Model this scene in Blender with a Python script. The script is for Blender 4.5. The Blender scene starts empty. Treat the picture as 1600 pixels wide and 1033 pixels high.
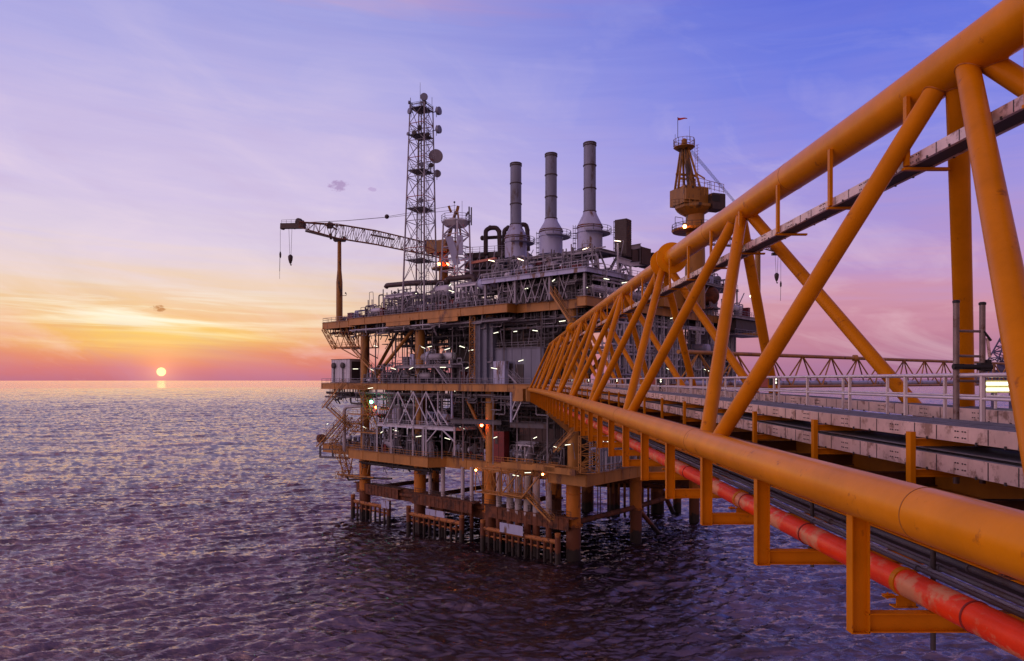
import bpy, math, random
import numpy as np
from mathutils import Vector, Matrix
PI = math.pi
random.seed(7)
sc = bpy.context.scene

# ---------------------------------------------------------------- camera
F, VX, HY = 1100.0, 780.0, 594.0          # focal length, bridge vanishing point and horizon, in the photograph's pixels
SEA = -31.5                               # the sea lies 31.5 m below eye level (z = 0)
cam = bpy.data.cameras.new('camera')
camo = bpy.data.objects.new('camera', cam)
sc.collection.objects.link(camo)
cam.sensor_width = 36
cam.lens = 36 * F / 1600
cam.shift_x = 20 / 1600
cam.shift_y = (HY - 516.5) / 1600
cam.clip_start = 0.1
cam.clip_end = 60000
camo.rotation_euler = (PI / 2, 0, 0)
sc.camera = camo

# ---------------------------------------------------------------- sky and sun
SUN_AZ = math.atan((252 - VX) / F)        # measured from +Y, to the left
SUN_EL = math.atan((HY - 581) / math.hypot(F, 252 - VX))
SUN_DIR = Vector((math.sin(SUN_AZ) * math.cos(SUN_EL), math.cos(SUN_AZ) * math.cos(SUN_EL), math.sin(SUN_EL)))

def srgb(r, g, b):
    f = lambda c: (c / 255 / 12.92) if c / 255 <= 0.04045 else ((c / 255 + 0.055) / 1.055) ** 2.4
    return (f(r), f(g), f(b), 1)

w = bpy.data.worlds.new('World'); sc.world = w; w.use_nodes = True
nt = w.node_tree; nt.nodes.clear()
N = nt.nodes.new; L = nt.links.new
def nd(t, **kw):
    n = N(t)
    for k, v in kw.items(): setattr(n, k, v)
    return n
def mth(op, a, b=None, c=None, clamp=False):
    n = nd('ShaderNodeMath', operation=op, use_clamp=clamp)
    for i, x in enumerate((a, b, c)):
        if x is None: continue
        if isinstance(x, (int, float)): n.inputs[i].default_value = x
        else: L(x, n.inputs[i])
    return n.outputs[0]
def ramp(fac, stops, interp='LINEAR'):
    n = nd('ShaderNodeValToRGB'); cr = n.color_ramp; cr.interpolation = interp
    while len(cr.elements) > 1: cr.elements.remove(cr.elements[-1])
    cr.elements[0].position = stops[0][0]; cr.elements[0].color = stops[0][1]
    for p, c in stops[1:]:
        e = cr.elements.new(p); e.color = c
    L(fac, n.inputs[0]); return n.outputs[0]
def mix(fac, a, b, mode='MIX'):
    n = nd('ShaderNodeMix', data_type='RGBA', blend_type=mode)
    for s, x in ((n.inputs[0], fac), (n.inputs[6], a), (n.inputs[7], b)):
        if isinstance(x, (int, float)): s.default_value = x
        elif isinstance(x, tuple): s.default_value = x
        else: L(x, s)
    return n.outputs[2]
tc = nd('ShaderNodeTexCoord'); sep = nd('ShaderNodeSeparateXYZ'); L(tc.outputs['Generated'], sep.inputs[0])
dx, dy, dz = sep.outputs
elev = mth('MAXIMUM', dz, 0.0)
# streaks of thin cloud: stretched noise in azimuth / elevation
az = mth('ARCTAN2', dx, dy)
cmb = nd('ShaderNodeCombineXYZ'); L(mth('MULTIPLY', az, 2.2), cmb.inputs[0]); L(mth('ADD', mth('MULTIPLY', dz, 36.0), mth('MULTIPLY', az, 1.2)), cmb.inputs[1])
n1 = nd('ShaderNodeTexNoise'); n1.inputs['Scale'].default_value = 1.6; n1.inputs['Detail'].default_value = 7; n1.inputs['Roughness'].default_value = .58; n1.inputs['Distortion'].default_value = .5
L(cmb.outputs[0], n1.inputs['Vector'])
cmb2 = nd('ShaderNodeCombineXYZ'); L(mth('MULTIPLY', az, 3.0), cmb2.inputs[0]); L(mth('ADD', mth('MULTIPLY', dz, 9.0), mth('MULTIPLY', az, 1.6)), cmb2.inputs[1])
n2 = nd('ShaderNodeTexNoise'); n2.inputs['Scale'].default_value = 1.3; n2.inputs['Detail'].default_value = 8; n2.inputs['Roughness'].default_value = .6; n2.inputs['Distortion'].default_value = .8
L(cmb2.outputs[0], n2.inputs['Vector'])
s1 = mth('SUBTRACT', n1.outputs[0], 0.5); s2 = mth('SUBTRACT', n2.outputs[0], 0.5)
elw = mth('ADD', elev, mth('MULTIPLY', s1, mth('MULTIPLY', mth('SMOOTH_MIN', elev, 0.10, .05), .95)))   # bands bend and tear
left = ramp(elw, [(0, srgb(190, 112, 130)), (.012, srgb(208, 120, 124)), (.03, srgb(224, 134, 114)), (.05, srgb(232, 156, 120)), (.07, srgb(238, 182, 138)),
                  (.092, srgb(240, 202, 158)), (.118, srgb(236, 208, 184)), (.145, srgb(229, 209, 210)), (.18, srgb(220, 205, 226)), (.24, srgb(211, 196, 229)),
                  (.31, srgb(200, 187, 228)), (.38, srgb(182, 176, 228)), (.45, srgb(162, 162, 224)), (.50, srgb(196, 162, 200)), (.62, srgb(196, 142, 168)), (.74, srgb(120, 96, 146)), (.85, srgb(96, 84, 140)), (1, srgb(120, 100, 150))])
right = ramp(elw, [(0, srgb(165, 112, 146)), (.02, srgb(174, 118, 150)), (.045, srgb(190, 128, 152)), (.07, srgb(200, 138, 160)), (.09, srgb(206, 146, 168)),
                   (.12, srgb(200, 150, 188)), (.16, srgb(184, 150, 205)), (.22, srgb(166, 150, 219)), (.3, srgb(134, 136, 226)), (.38, srgb(108, 122, 224)),
                   (.47, srgb(88, 106, 216)), (.54, srgb(110, 116, 214)), (.64, srgb(150, 118, 176)), (.8, srgb(96, 84, 140)), (1, srgb(120, 100, 150))])
back = ramp(elw, [(0, srgb(150, 105, 110)), (.1, srgb(150, 105, 105)), (.25, srgb(155, 118, 118)), (.5, srgb(150, 118, 140)), (.75, srgb(120, 96, 146)), (1, srgb(110, 94, 146))])
sdn = nd('ShaderNodeVectorMath', operation='DOT_PRODUCT'); L(tc.outputs['Generated'], sdn.inputs[0]); sdn.inputs[1].default_value = SUN_DIR
sd = sdn.outputs['Value']
# horizontal angle from the sun
hl = mth('SQRT', mth('MAXIMUM', mth('ADD', mth('MULTIPLY', dx, dx), mth('MULTIPLY', dy, dy)), 1e-6))
hx = mth('DIVIDE', mth('ADD', mth('MULTIPLY', dx, SUN_DIR.x), mth('MULTIPLY', dy, SUN_DIR.y)), hl)
hang = mth('ARCCOSINE', mth('MINIMUM', hx, 1.0))
fr = nd('ShaderNodeMapRange', interpolation_type='SMOOTHSTEP'); fr.inputs[1].default_value = .12; fr.inputs[2].default_value = .95
L(hang, fr.inputs[0])
fb = nd('ShaderNodeMapRange', interpolation_type='SMOOTHSTEP'); fb.inputs[1].default_value = 1.1; fb.inputs[2].default_value = 2.3
L(hang, fb.inputs[0])
col = mix(fr.outputs[0], left, right)
col = mix(fb.outputs[0], col, back)
# broad warm lobe added to the unseen left sky to light left-facing sides
lobe_dot = nd('ShaderNodeVectorMath', operation='DOT_PRODUCT'); L(tc.outputs['Generated'], lobe_dot.inputs[0]); lobe_dot.inputs[1].default_value = Vector((-.93, -.30, .22)).normalized()
ag = mth('EXPONENT', mth('MULTIPLY', mth('SUBTRACT', 1.0, lobe_dot.outputs['Value']), -4.2))
lobe_fade = nd('ShaderNodeMapRange', interpolation_type='SMOOTHSTEP'); lobe_fade.inputs[1].default_value = .35; lobe_fade.inputs[2].default_value = .9; L(hang, lobe_fade.inputs[0])
lobe_fac = mth('MULTIPLY', mth('MULTIPLY', ag, lobe_fade.outputs[0]), mth('GREATER_THAN', dz, 0.0))
# yellow glow round the sun, wide and flat
sang = mth('ARCCOSINE', mth('MINIMUM', sd, 1.0))
gz = mth('SUBTRACT', dz, .058)
g1 = mth('EXPONENT', mth('MULTIPLY', mth('ADD', mth('MULTIPLY', mth('MULTIPLY', hang, hang), 48.0), mth('MULTIPLY', mth('MULTIPLY', gz, gz), 1900.0)), -1.0))
streak = mth('MULTIPLY', mth('ADD', s1, .12), 3.2, clamp=True)
col = mix(mth('MULTIPLY', g1, mth('ADD', mth('MULTIPLY', streak, .5), .55), clamp=True), col, srgb(255, 222, 96))
gz2 = mth('SUBTRACT', dz, .085)
g2 = mth('EXPONENT', mth('MULTIPLY', mth('ADD', mth('MULTIPLY', mth('MULTIPLY', hang, hang), 26.0), mth('MULTIPLY', mth('MULTIPLY', gz2, gz2), 1500.0)), -1.0))
col = mix(mth('MULTIPLY', g2, mth('MULTIPLY', mth('ADD', s1, .03), 6.5, clamp=True), clamp=True), col, srgb(255, 250, 226))
# faint cirrus and darker bars
lowm = nd('ShaderNodeMapRange'); lowm.inputs[1].default_value = .02; lowm.inputs[2].default_value = .5; lowm.inputs[3].default_value = 1; lowm.inputs[4].default_value = .15
L(dz, lowm.inputs[0])
col = mix(mth('MULTIPLY', mth('MULTIPLY', mth('MAXIMUM', s2, 0.0), 1.7), lowm.outputs[0], clamp=True), col, srgb(252, 228, 232))
col = mix(mth('MULTIPLY', mth('MULTIPLY', mth('MAXIMUM', mth('MULTIPLY', s2, -1.0), 0.0), 1.2), lowm.outputs[0], clamp=True), col, srgb(178, 140, 190))
# two small torn clouds
def puff(px, py, sx, sy, thr, colour, amt, base):
    k = (px - VX) / F; el = (HY - py) / F; n = math.sqrt(1 + k * k + el * el)
    a0 = math.atan(k); z0 = el / n
    nn = nd('ShaderNodeTexNoise'); nn.inputs['Scale'].default_value = 130; nn.inputs['Detail'].default_value = 8; nn.inputs['Roughness'].default_value = .62
    mp = nd('ShaderNodeMapping'); mp.inputs['Scale'].default_value = (1, 1, 1.6); L(tc.outputs['Generated'], mp.inputs[0]); L(mp.outputs[0], nn.inputs['Vector'])
    u = mth('DIVIDE', mth('SUBTRACT', az, a0), sx); v = mth('DIVIDE', mth('SUBTRACT', dz, z0), sy)
    g = mth('EXPONENT', mth('MULTIPLY', mth('ADD', mth('MULTIPLY', u, u), mth('MULTIPLY', v, v)), -1.0))
    m = mth('MULTIPLY', mth('SUBTRACT', mth('ADD', mth('MULTIPLY', g, .45), mth('MULTIPLY', mth('MULTIPLY', nn.outputs[0], nn.outputs[0]), mth('MULTIPLY', g, 2.2))), thr), 3.2, clamp=True)
    return mix(mth('MULTIPLY', m, amt), base, colour)
col = puff(247, 482, .012, .0065, .62, srgb(188, 126, 78), .85, col)
col = puff(529, 290, .020, .010, .62, srgb(168, 140, 186), .75, col)
col = puff(582, 296, .008, .004, .62, srgb(182, 156, 204), .6, col)
# a physical dusk sky adds its own small share
skyt = nd('ShaderNodeTexSky', sky_type='NISHITA'); skyt.sun_disc = False; skyt.sun_elevation = SUN_EL; skyt.sun_rotation = SUN_AZ
bg = nd('ShaderNodeBackground'); L(col, bg.inputs[0]); bg.inputs[1].default_value = 1.0
bg2 = nd('ShaderNodeBackground'); L(skyt.outputs[0], bg2.inputs[0]); bg2.inputs[1].default_value = .004
# the sun's disc and its close glow
disc = nd('ShaderNodeMapRange', interpolation_type='SMOOTHSTEP'); disc.inputs[1].default_value = .0060; disc.inputs[2].default_value = .0046; disc.inputs[3].default_value = 0; disc.inputs[4].default_value = 1
L(sang, disc.inputs[0])
halo = mth('EXPONENT', mth('MULTIPLY', sang, -55.0))
e1 = nd('ShaderNodeBackground'); e1.inputs[0].default_value = (1, .76, .18, 1); L(mth('MULTIPLY', disc.outputs[0], 1.6), e1.inputs[1])
e2 = nd('ShaderNodeBackground'); e2.inputs[0].default_value = (1, .50, .12, 1); L(mth('MULTIPLY', halo, .42), e2.inputs[1])
def addsh(a, b):
    n = nd('ShaderNodeAddShader'); L(a, n.inputs[0]); L(b, n.inputs[1]); return n.outputs[0]
out = nd('ShaderNodeOutputWorld')
e3 = nd('ShaderNodeBackground'); e3.inputs[0].default_value = (1, .62, .52, 1); L(mth('MULTIPLY', lobe_fac, 1.35), e3.inputs[1])
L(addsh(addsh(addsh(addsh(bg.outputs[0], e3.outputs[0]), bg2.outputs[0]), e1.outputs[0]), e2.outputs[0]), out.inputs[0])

sl = bpy.data.lights.new('sun', 'SUN'); sl.energy = .06; sl.angle = math.radians(25); sl.color = (1, .52, .24)
so = bpy.data.objects.new('sun', sl); sc.collection.objects.link(so)
so.rotation_euler = SUN_DIR.to_track_quat('Z', 'Y').to_euler()

sc.view_settings.view_transform = 'Standard'; sc.view_settings.look = 'None'
sc.view_settings.exposure = 0; sc.view_settings.gamma = 1; sc.view_settings.use_curve_mapping = False
sc.cycles.max_bounces = 5; sc.cycles.diffuse_bounces = 3; sc.cycles.glossy_bounces = 3; sc.cycles.transmission_bounces = 2
sc.cycles.sample_clamp_indirect = 4; sc.cycles.caustics_reflective = False; sc.cycles.caustics_refractive = False
sc.cycles.use_denoising = True

# ---------------------------------------------------------------- materials
def material(name, base, rough=.5, metal=0.0, var=.25, scale=1.2, dirt=None, dirt_amt=0.0, dirt_scale=.6, bump=.0, spec=.5, streak=False, tint=None):
    m = bpy.data.materials.new(name); m.use_nodes = True
    t = m.node_tree; b = t.nodes['Principled BSDF']; ln = t.links.new; nn = t.nodes.new
    g = nn('ShaderNodeNewGeometry')
    mp = nn('ShaderNodeMapping'); ln(g.outputs['Position'], mp.inputs[0])
    mp.inputs['Scale'].default_value = (1, 1, .28) if streak else (1, 1, 1)
    n = nn('ShaderNodeTexNoise'); n.inputs['Scale'].default_value = scale; n.inputs['Detail'].default_value = 6; n.inputs['Roughness'].default_value = .6
    ln(mp.outputs[0], n.inputs['Vector'])
    r = nn('ShaderNodeMapRange'); r.inputs[1].default_value = .3; r.inputs[2].default_value = .7; r.inputs[3].default_value = 1 - var; r.inputs[4].default_value = 1 + var * .5
    ln(n.outputs[0], r.inputs[0])
    mx = nn('ShaderNodeMix'); mx.data_type = 'RGBA'; mx.blend_type = 'MULTIPLY'; mx.inputs[0].default_value = 1
    mx.inputs[6].default_value = (*base, 1); ln(r.outputs[0], mx.inputs[7])
    colour = mx.outputs[2]
    if dirt:
        n2 = nn('ShaderNodeTexNoise'); n2.inputs['Scale'].default_value = dirt_scale; n2.inputs['Detail'].default_value = 9; n2.inputs['Roughness'].default_value = .68
        ln(mp.outputs[0], n2.inputs['Vector'])
        r2 = nn('ShaderNodeMapRange'); r2.inputs[1].default_value = .66 - dirt_amt * .3; r2.inputs[2].default_value = .74 - dirt_amt * .3; ln(n2.outputs[0], r2.inputs[0])
        m2 = nn('ShaderNodeMix'); m2.data_type = 'RGBA'; ln(r2.outputs[0], m2.inputs[0]); ln(colour, m2.inputs[6]); m2.inputs[7].default_value = (*dirt, 1)
        colour = m2.outputs[2]
    ln(colour, b.inputs['Base Color'])
    b.inputs['Roughness'].default_value = rough; b.inputs['Metallic'].default_value = metal; b.inputs['Specular IOR Level'].default_value = spec
    if tint: b.inputs['Specular Tint'].default_value = (*tint, 1)
    if bump:
        bn = nn('ShaderNodeBump'); bn.inputs['Strength'].default_value = bump; bn.inputs['Distance'].default_value = .02
        n3 = nn('ShaderNodeTexNoise'); n3.inputs['Scale'].default_value = scale * 12; n3.inputs['Detail'].default_value = 4; ln(g.outputs['Position'], n3.inputs['Vector'])
        ln(n3.outputs[0], bn.inputs['Height']); ln(bn.outputs[0], b.inputs['Normal'])
    return m
RUST = (.10, .028, .010)
M = {}
M['chord'] = material('bridge_yellow_paint', (.74, .27, .002), .30, spec=.22, var=.16, scale=1.1, tint=(1, .62, .3), dirt=(.40, .12, .012), dirt_amt=.16, dirt_scale=2.4, bump=.12)
M['brace'] = material('brace_yellow_paint', (.62, .215, .003), .38, spec=.2, tint=(1, .62, .3), var=.16, scale=1.5, dirt=(.30, .095, .012), dirt_amt=.16, dirt_scale=2.2, bump=.12)
M['yellow'] = material('platform_yellow_paint', (.46, .215, .045), .5, var=.30, scale=.5, dirt=(.14, .055, .02), dirt_amt=.35, dirt_scale=.35, streak=True)
M['yellow_dark'] = material('crane_yellow_paint', (.36, .165, .022), .5, var=.3, scale=.5, dirt=(.06, .035, .02), dirt_amt=.4, dirt_scale=.5, streak=True)
M['red'] = material('red_pipe_paint', (.88, .05, .010), .40, tint=(1, .6, .4), var=.2, scale=1.6, dirt=(.72, .30, .14), dirt_amt=.52, dirt_scale=1.2, bump=.15)
M['grey'] = material('light_grey_steel', (.30, .30, .365), .5, var=.3, scale=.6, dirt=(.15, .10, .09), dirt_amt=.28, dirt_scale=.5, streak=True)
M['white'] = material('white_steel_paint', (.58, .60, .70), .45, var=.2, scale=.8, dirt=(.26, .16, .12), dirt_amt=.22, dirt_scale=.8, streak=True)
M['mid'] = material('weathered_grey_steel', (.125, .125, .155), .55, var=.35, scale=.6, dirt=(.09, .06, .05), dirt_amt=.4, dirt_scale=.5, streak=True)
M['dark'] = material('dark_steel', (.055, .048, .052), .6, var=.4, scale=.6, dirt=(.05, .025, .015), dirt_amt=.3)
M['blue'] = material('blue_grey_cladding', (.16, .18, .26), .5, var=.2, scale=.5, dirt=(.12, .11, .13), dirt_amt=.25, dirt_scale=.4, streak=True)
M['rust'] = material('rusty_steel', (.17, .060, .026), .8, var=.5, scale=.9, dirt=(.06, .024, .014), dirt_amt=.5, dirt_scale=.6, bump=.3)
M['fender'] = material('rusty_yellow_tube', (.46, .18, .045), .75, var=.4, scale=.9, dirt=(.10, .035, .015), dirt_amt=.55, dirt_scale=.9, bump=.3)
M['tray'] = material('cable_tray_aluminium', (.72, .56, .52), .42, metal=.35, var=.28, scale=1.3, dirt=(.30, .20, .17), dirt_amt=.42, dirt_scale=2.2)
M['cable'] = material('dark_cable', (.10, .10, .125), .55, var=.4, scale=3)
M['grate'] = material('walkway_grating', (.11, .11, .125), .6, var=.3, scale=2)
M['galv'] = material('galvanised_rail', (.76, .70, .72), .38, metal=.3, var=.15, scale=3)
M['scaff'] = material('scaffold_tube', (.24, .19, .18), .5, metal=.5, var=.3, scale=4, dirt=(.12, .06, .04), dirt_amt=.3, dirt_scale=3)
M['black'] = material('black_rubber', (.012, .012, .014), .6, var=.3)
M['brown'] = material('brown_louvre', (.055, .034, .034), .6, var=.3, scale=1)
M['redbox'] = material('red_cabinet', (.16, .010, .012), .5, var=.3)
M['stack'] = material('stack_grey_paint', (.19, .22, .33), .48, var=.30, scale=.5, dirt=(.09, .08, .09), dirt_amt=.42, dirt_scale=.55, streak=True)
M['stackbase'] = material('stack_white_paint', (.42, .47, .68), .48, var=.2, scale=.4, dirt=(.16, .09, .06), dirt_amt=.42, dirt_scale=.6, streak=True)
M['flag'] = material('red_cloth', (.55, .03, .03), .8, var=.2)
def glow(name, c, s):
    m = bpy.data.materials.new(name); m.use_nodes = True; t = m.node_tree; t.nodes.clear()
    o = t.nodes.new('ShaderNodeOutputMaterial'); e = t.nodes.new('ShaderNodeEmission'); e.inputs[0].default_value = (*c, 1); e.inputs[1].default_value = s
    t.links.new(e.outputs[0], o.inputs[0]); return m
M['tube_light'] = glow('lit_tube', (1, .95, .72), 2.6)
M['warm_light'] = glow('lit_warm_tube', (1, .72, .48), 6)
M['red_light'] = glow('lit_red_lamp', (1, .13, .03), 45)
M['orange_light'] = glow('lit_orange_lamp', (1, .30, .07), 40)
M['green_light'] = glow('lit_green_lamp', (.10, 1, .45), 26)
# legs and piles: painted above, rusty and dark in the splash zone, by height above the sea
def zoned(name, base, z1, z2, rough=.55):
    m = material(name, base, rough, var=.3, scale=.6, dirt=(.16, .055, .02), dirt_amt=.25, dirt_scale=.5, streak=True)
    t = m.node_tree; b = t.nodes['Principled BSDF']; src = b.inputs['Base Color'].links[0].from_socket
    g = t.nodes.new('ShaderNodeNewGeometry'); s = t.nodes.new('ShaderNodeSeparateXYZ'); t.links.new(g.outputs['Position'], s.inputs[0])
    n = t.nodes.new('ShaderNodeTexNoise'); n.inputs['Scale'].default_value = 1.1; n.inputs['Detail'].default_value = 6; t.links.new(g.outputs['Position'], n.inputs['Vector'])
    a = t.nodes.new('ShaderNodeMath'); a.operation = 'MULTIPLY_ADD'; t.links.new(n.outputs[0], a.inputs[0]); a.inputs[1].default_value = 3.2; t.links.new(s.outputs[2], a.inputs[2])
    for lo, c in ((z1, (.15, .048, .018)), (z2, (.022, .018, .016))):
        r = t.nodes.new('ShaderNodeMapRange'); r.inputs[1].default_value = lo + 1.6; r.inputs[2].default_value = lo + 1.1; t.links.new(a.outputs[0], r.inputs[0])
        mx = t.nodes.new('ShaderNodeMix'); mx.data_type = 'RGBA'; t.links.new(r.outputs[0], mx.inputs[0]); t.links.new(src, mx.inputs[6]); mx.inputs[7].default_value = (*c, 1)
        src = mx.outputs[2]
    t.links.new(src, b.inputs['Base Color']); return m
M['leg'] = zoned('leg_yellow_paint', (.60, .205, .015), -25.2, -29.6)
M['riser'] = zoned('riser_white_paint', (.55, .52, .56), -24.2, -29.0)
M['pile'] = zoned('pile_rusty_paint', (.42, .16, .04), -26.5, -29.4)

# ---------------------------------------------------------------- helpers
C = sc.collection
def V(*a): return Vector(a)
EX, EY, EZ = V(1, 0, 0), V(0, 1, 0), V(0, 0, 1)
class MB:
    def __init__(s): s.v = []; s.f = []
    def box(s, c, size, ax=(EX, EY, EZ)):
        c = Vector(c); h = [ax[i] * (size[i] / 2) for i in range(3)]; n = len(s.v)
        for i in (-1, 1):
            for j in (-1, 1):
                for k in (-1, 1): s.v.append(c + h[0] * i + h[1] * j + h[2] * k)
        for q in ((0, 1, 3, 2), (4, 6, 7, 5), (0, 4, 5, 1), (2, 3, 7, 6), (0, 2, 6, 4), (1, 5, 7, 3)): s.f.append([n + i for i in q])
        return s
    def frame(s, d, up=EZ):
        d = d.normalized()
        if abs(d.dot(up)) > .98: up = EX if abs(d.x) < .9 else EY
        a = d.cross(up).normalized(); return a, a.cross(d).normalized()
    def tube(s, p0, p1, r, n=8, r2=None, cap=True):
        p0, p1 = Vector(p0), Vector(p1); d = p1 - p0
        if d.length < 1e-6: return s
        a, b = s.frame(d); r2 = r if r2 is None else r2; o = len(s.v)
        for p, q in ((p0, r), (p1, r2)):
            for i in range(n):
                t = 2 * PI * i / n; s.v.append(p + (a * math.cos(t) + b * math.sin(t)) * q)
        for i in range(n): j = (i + 1) % n; s.f.append([o + i, o + j, o + n + j, o + n + i])
        if cap: s.f.append([o + i for i in range(n)][::-1]); s.f.append([o + n + i for i in range(n)])
        return s
    def path(s, pts, r, n=8):
        pts = [Vector(p) for p in pts]; o = len(s.v); m = len(pts); pa = None
        for k, p in enumerate(pts):
            d0 = (pts[k] - pts[k - 1]).normalized() if k else (pts[1] - pts[0]).normalized()
            d1 = (pts[k + 1] - pts[k]).normalized() if k < m - 1 else d0
            d = (d0 + d1)
            if d.length < 1e-4: d = d1
            d.normalize()
            if pa is None: a, b = s.frame(d)
            else:
                a = pa - d * pa.dot(d)
                a = a.normalized() if a.length > 1e-4 else s.frame(d)[0]
                b = d.cross(a) * -1; b = a.cross(d).normalized()
            pa = a; sc_ = 1 / max(.5, d.dot(d1))
            for i in range(n):
                t = 2 * PI * i / n; off = (a * math.cos(t) + b * math.sin(t)) * r
                s.v.append(p + off * (1 if k in (0, m - 1) else min(sc_, 1.3)))
        for k in range(m - 1):
            for i in range(n): j = (i + 1) % n; s.f.append([o + k * n + i, o + k * n + j, o + (k + 1) * n + j, o + (k + 1) * n + i])
        s.f.append([o + i for i in range(n)][::-1]); s.f.append([o + (m - 1) * n + i for i in range(n)]); return s
    def bend(s, pts, r, n=8, R=None):        # a pipe with rounded elbows
        pts = [Vector(p) for p in pts]; R = R or r * 2.6; out = [pts[0]]
        for k in range(1, len(pts) - 1):
            a, p, b = pts[k - 1], pts[k], pts[k + 1]; q = min(R, (p - a).length * .45, (b - p).length * .45)
            u = (a - p).normalized() * q; v_ = (b - p).normalized() * q
            for t in (0, .33, .67, 1): out.append(p + u * (1 - t) ** 2 + v_ * t ** 2)
        out.append(pts[-1]); return s.path(out, r, n)
    def bar(s, p0, p1, w_, h_, up=EZ):
        p0, p1 = Vector(p0), Vector(p1); d = p1 - p0; a, b = s.frame(d, up)
        return s.box((p0 + p1) / 2, (w_, d.length, h_), (a, d.normalized(), b))
    def ibeam(s, p0, p1, w_, h_, t=.03, up=EZ):
        p0, p1 = Vector(p0), Vector(p1); d = p1 - p0; a, b = s.frame(d, up); dn = d.normalized(); c = (p0 + p1) / 2; l = d.length
        s.box(c, (t, l, h_ - 2 * t), (a, dn, b)); s.box(c + b * (h_ / 2 - t / 2), (w_, l, t), (a, dn, b)); s.box(c - b * (h_ / 2 - t / 2), (w_, l, t), (a, dn, b)); return s
    def lathe(s, c, prof, n=16, axis=EZ):
        c = Vector(c); a, b = s.frame(axis); o = len(s.v); ax = axis.normalized()
        for r, z in prof:
            for i in range(n):
                t = 2 * PI * i / n; s.v.append(c + ax * z + (a * math.cos(t) + b * math.sin(t)) * max(r, 1e-3))
        for k in range(len(prof) - 1):
            for i in range(n): j = (i + 1) % n; s.f.append([o + k * n + i, o + k * n + j, o + (k + 1) * n + j, o + (k + 1) * n + i])
        s.f.append([o + i for i in range(n)][::-1]); m = len(prof) - 1; s.f.append([o + m * n + i for i in range(n)]); return s
    def ball(s, c, r, n=10, k=6): return s.lathe(c, [(r * math.sin(PI * i / k), -r * math.cos(PI * i / k)) for i in range(k + 1)], n)
    def rail(s, pts, h=1.1, step=1.6, r=.04, mids=2, n=5):
        pts = [Vector(p) for p in pts]
        for a, b in zip(pts, pts[1:]):
            l = (b - a).length; m = max(1, round(l / step))
            for i in range(m + 1): p = a.lerp(b, i / m); s.tube(p, p + EZ * h, r, n, cap=False)
            for q in range(mids + 1):
                z = h * (1 - q / (mids + .35)); s.tube(a + EZ * z, b + EZ * z, r * (1 if q == 0 else .75), n)
        return s
    def lattice(s, p0, p1, w_, h_, seg, r, rd=None, up=EZ, n=6, w2=None, h2=None):  # a box lattice
        p0, p1 = Vector(p0), Vector(p1); d = p1 - p0; a, b = s.frame(d, up); rd = rd or r * .6; w2 = w_ if w2 is None else w2; h2 = h_ if h2 is None else h2
        def c(i, k):
            t = i / seg; ww = w_ + (w2 - w_) * t; hh = h_ + (h2 - h_) * t; sx, sy = ((-1, -1), (1, -1), (1, 1), (-1, 1))[k]
            return p0 + d * t + a * (sx * ww / 2) + b * (sy * hh / 2)
        for k in range(4): s.tube(c(0, k), c(seg, k), r, n)
        for i in range(seg):
            for k in range(4):
                j = (k + 1) % 4
                if (i + k) % 2: s.tube(c(i, k), c(i + 1, j), rd, 5)
                else: s.tube(c(i, j), c(i + 1, k), rd, 5)
                s.tube(c(i, k), c(i, j), rd, 5)
        for k in range(4): s.tube(c(seg, k), c(seg, (k + 1) % 4), rd, 5)
        return s
    def build(s, name, mat, parent=None, smooth=True):
        me = bpy.data.meshes.new(name); org = parent.matrix_world.translation.copy() if parent is not None else V(0, 0, 0)
        if parent is not None:
            q = parent
            org = V(0, 0, 0)
            while q is not None: org = org + q.location; q = q.parent
        me.from_pydata([tuple(v - org) for v in s.v], [], s.f); me.materials.append(M[mat] if isinstance(mat, str) else mat)
        if smooth:
            me.shade_smooth(); me.set_sharp_from_angle(angle=math.radians(38))
        me.update(); o = bpy.data.objects.new(name, me); C.objects.link(o)
        if parent is not None: o.parent = parent
        return o
def tag(o, label, cat, group=None):
    o['label'] = label; o['category'] = cat
    if group: o['group'] = group
    return o
def thing(name, loc, label, cat, group=None):
    o = bpy.data.objects.new(name, None); o.location = loc; o.empty_display_size = .5; C.objects.link(o); return tag(o, label, cat, group)
def rebase(o, base):       # put the origin of a one-mesh thing at its base
    base = Vector(base); o.data.transform(Matrix.Translation(-base)); o.location = base; return o
def dup(o, loc, label=None, rotz=None):
    c = o.copy(); C.objects.link(c); c.location = loc
    if rotz is not None: c.rotation_euler = (0, 0, rotz)
    if label: c['label'] = label
    for ch in o.children:
        d = ch.copy(); C.objects.link(d); d.parent = c
        for g in ch.children: e = g.copy(); C.objects.link(e); e.parent = d
    return c
ORD = ['first', 'second', 'third', 'fourth', 'fifth', 'sixth', 'seventh', 'eighth', 'ninth', 'tenth', 'eleventh', 'twelfth', 'thirteenth', 'fourteenth', 'fifteenth', 'sixteenth',
       'seventeenth', 'eighteenth', 'nineteenth', 'twentieth', 'twenty-first', 'twenty-second', 'twenty-third', 'twenty-fourth', 'twenty-fifth', 'twenty-sixth', 'twenty-seventh']

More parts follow.
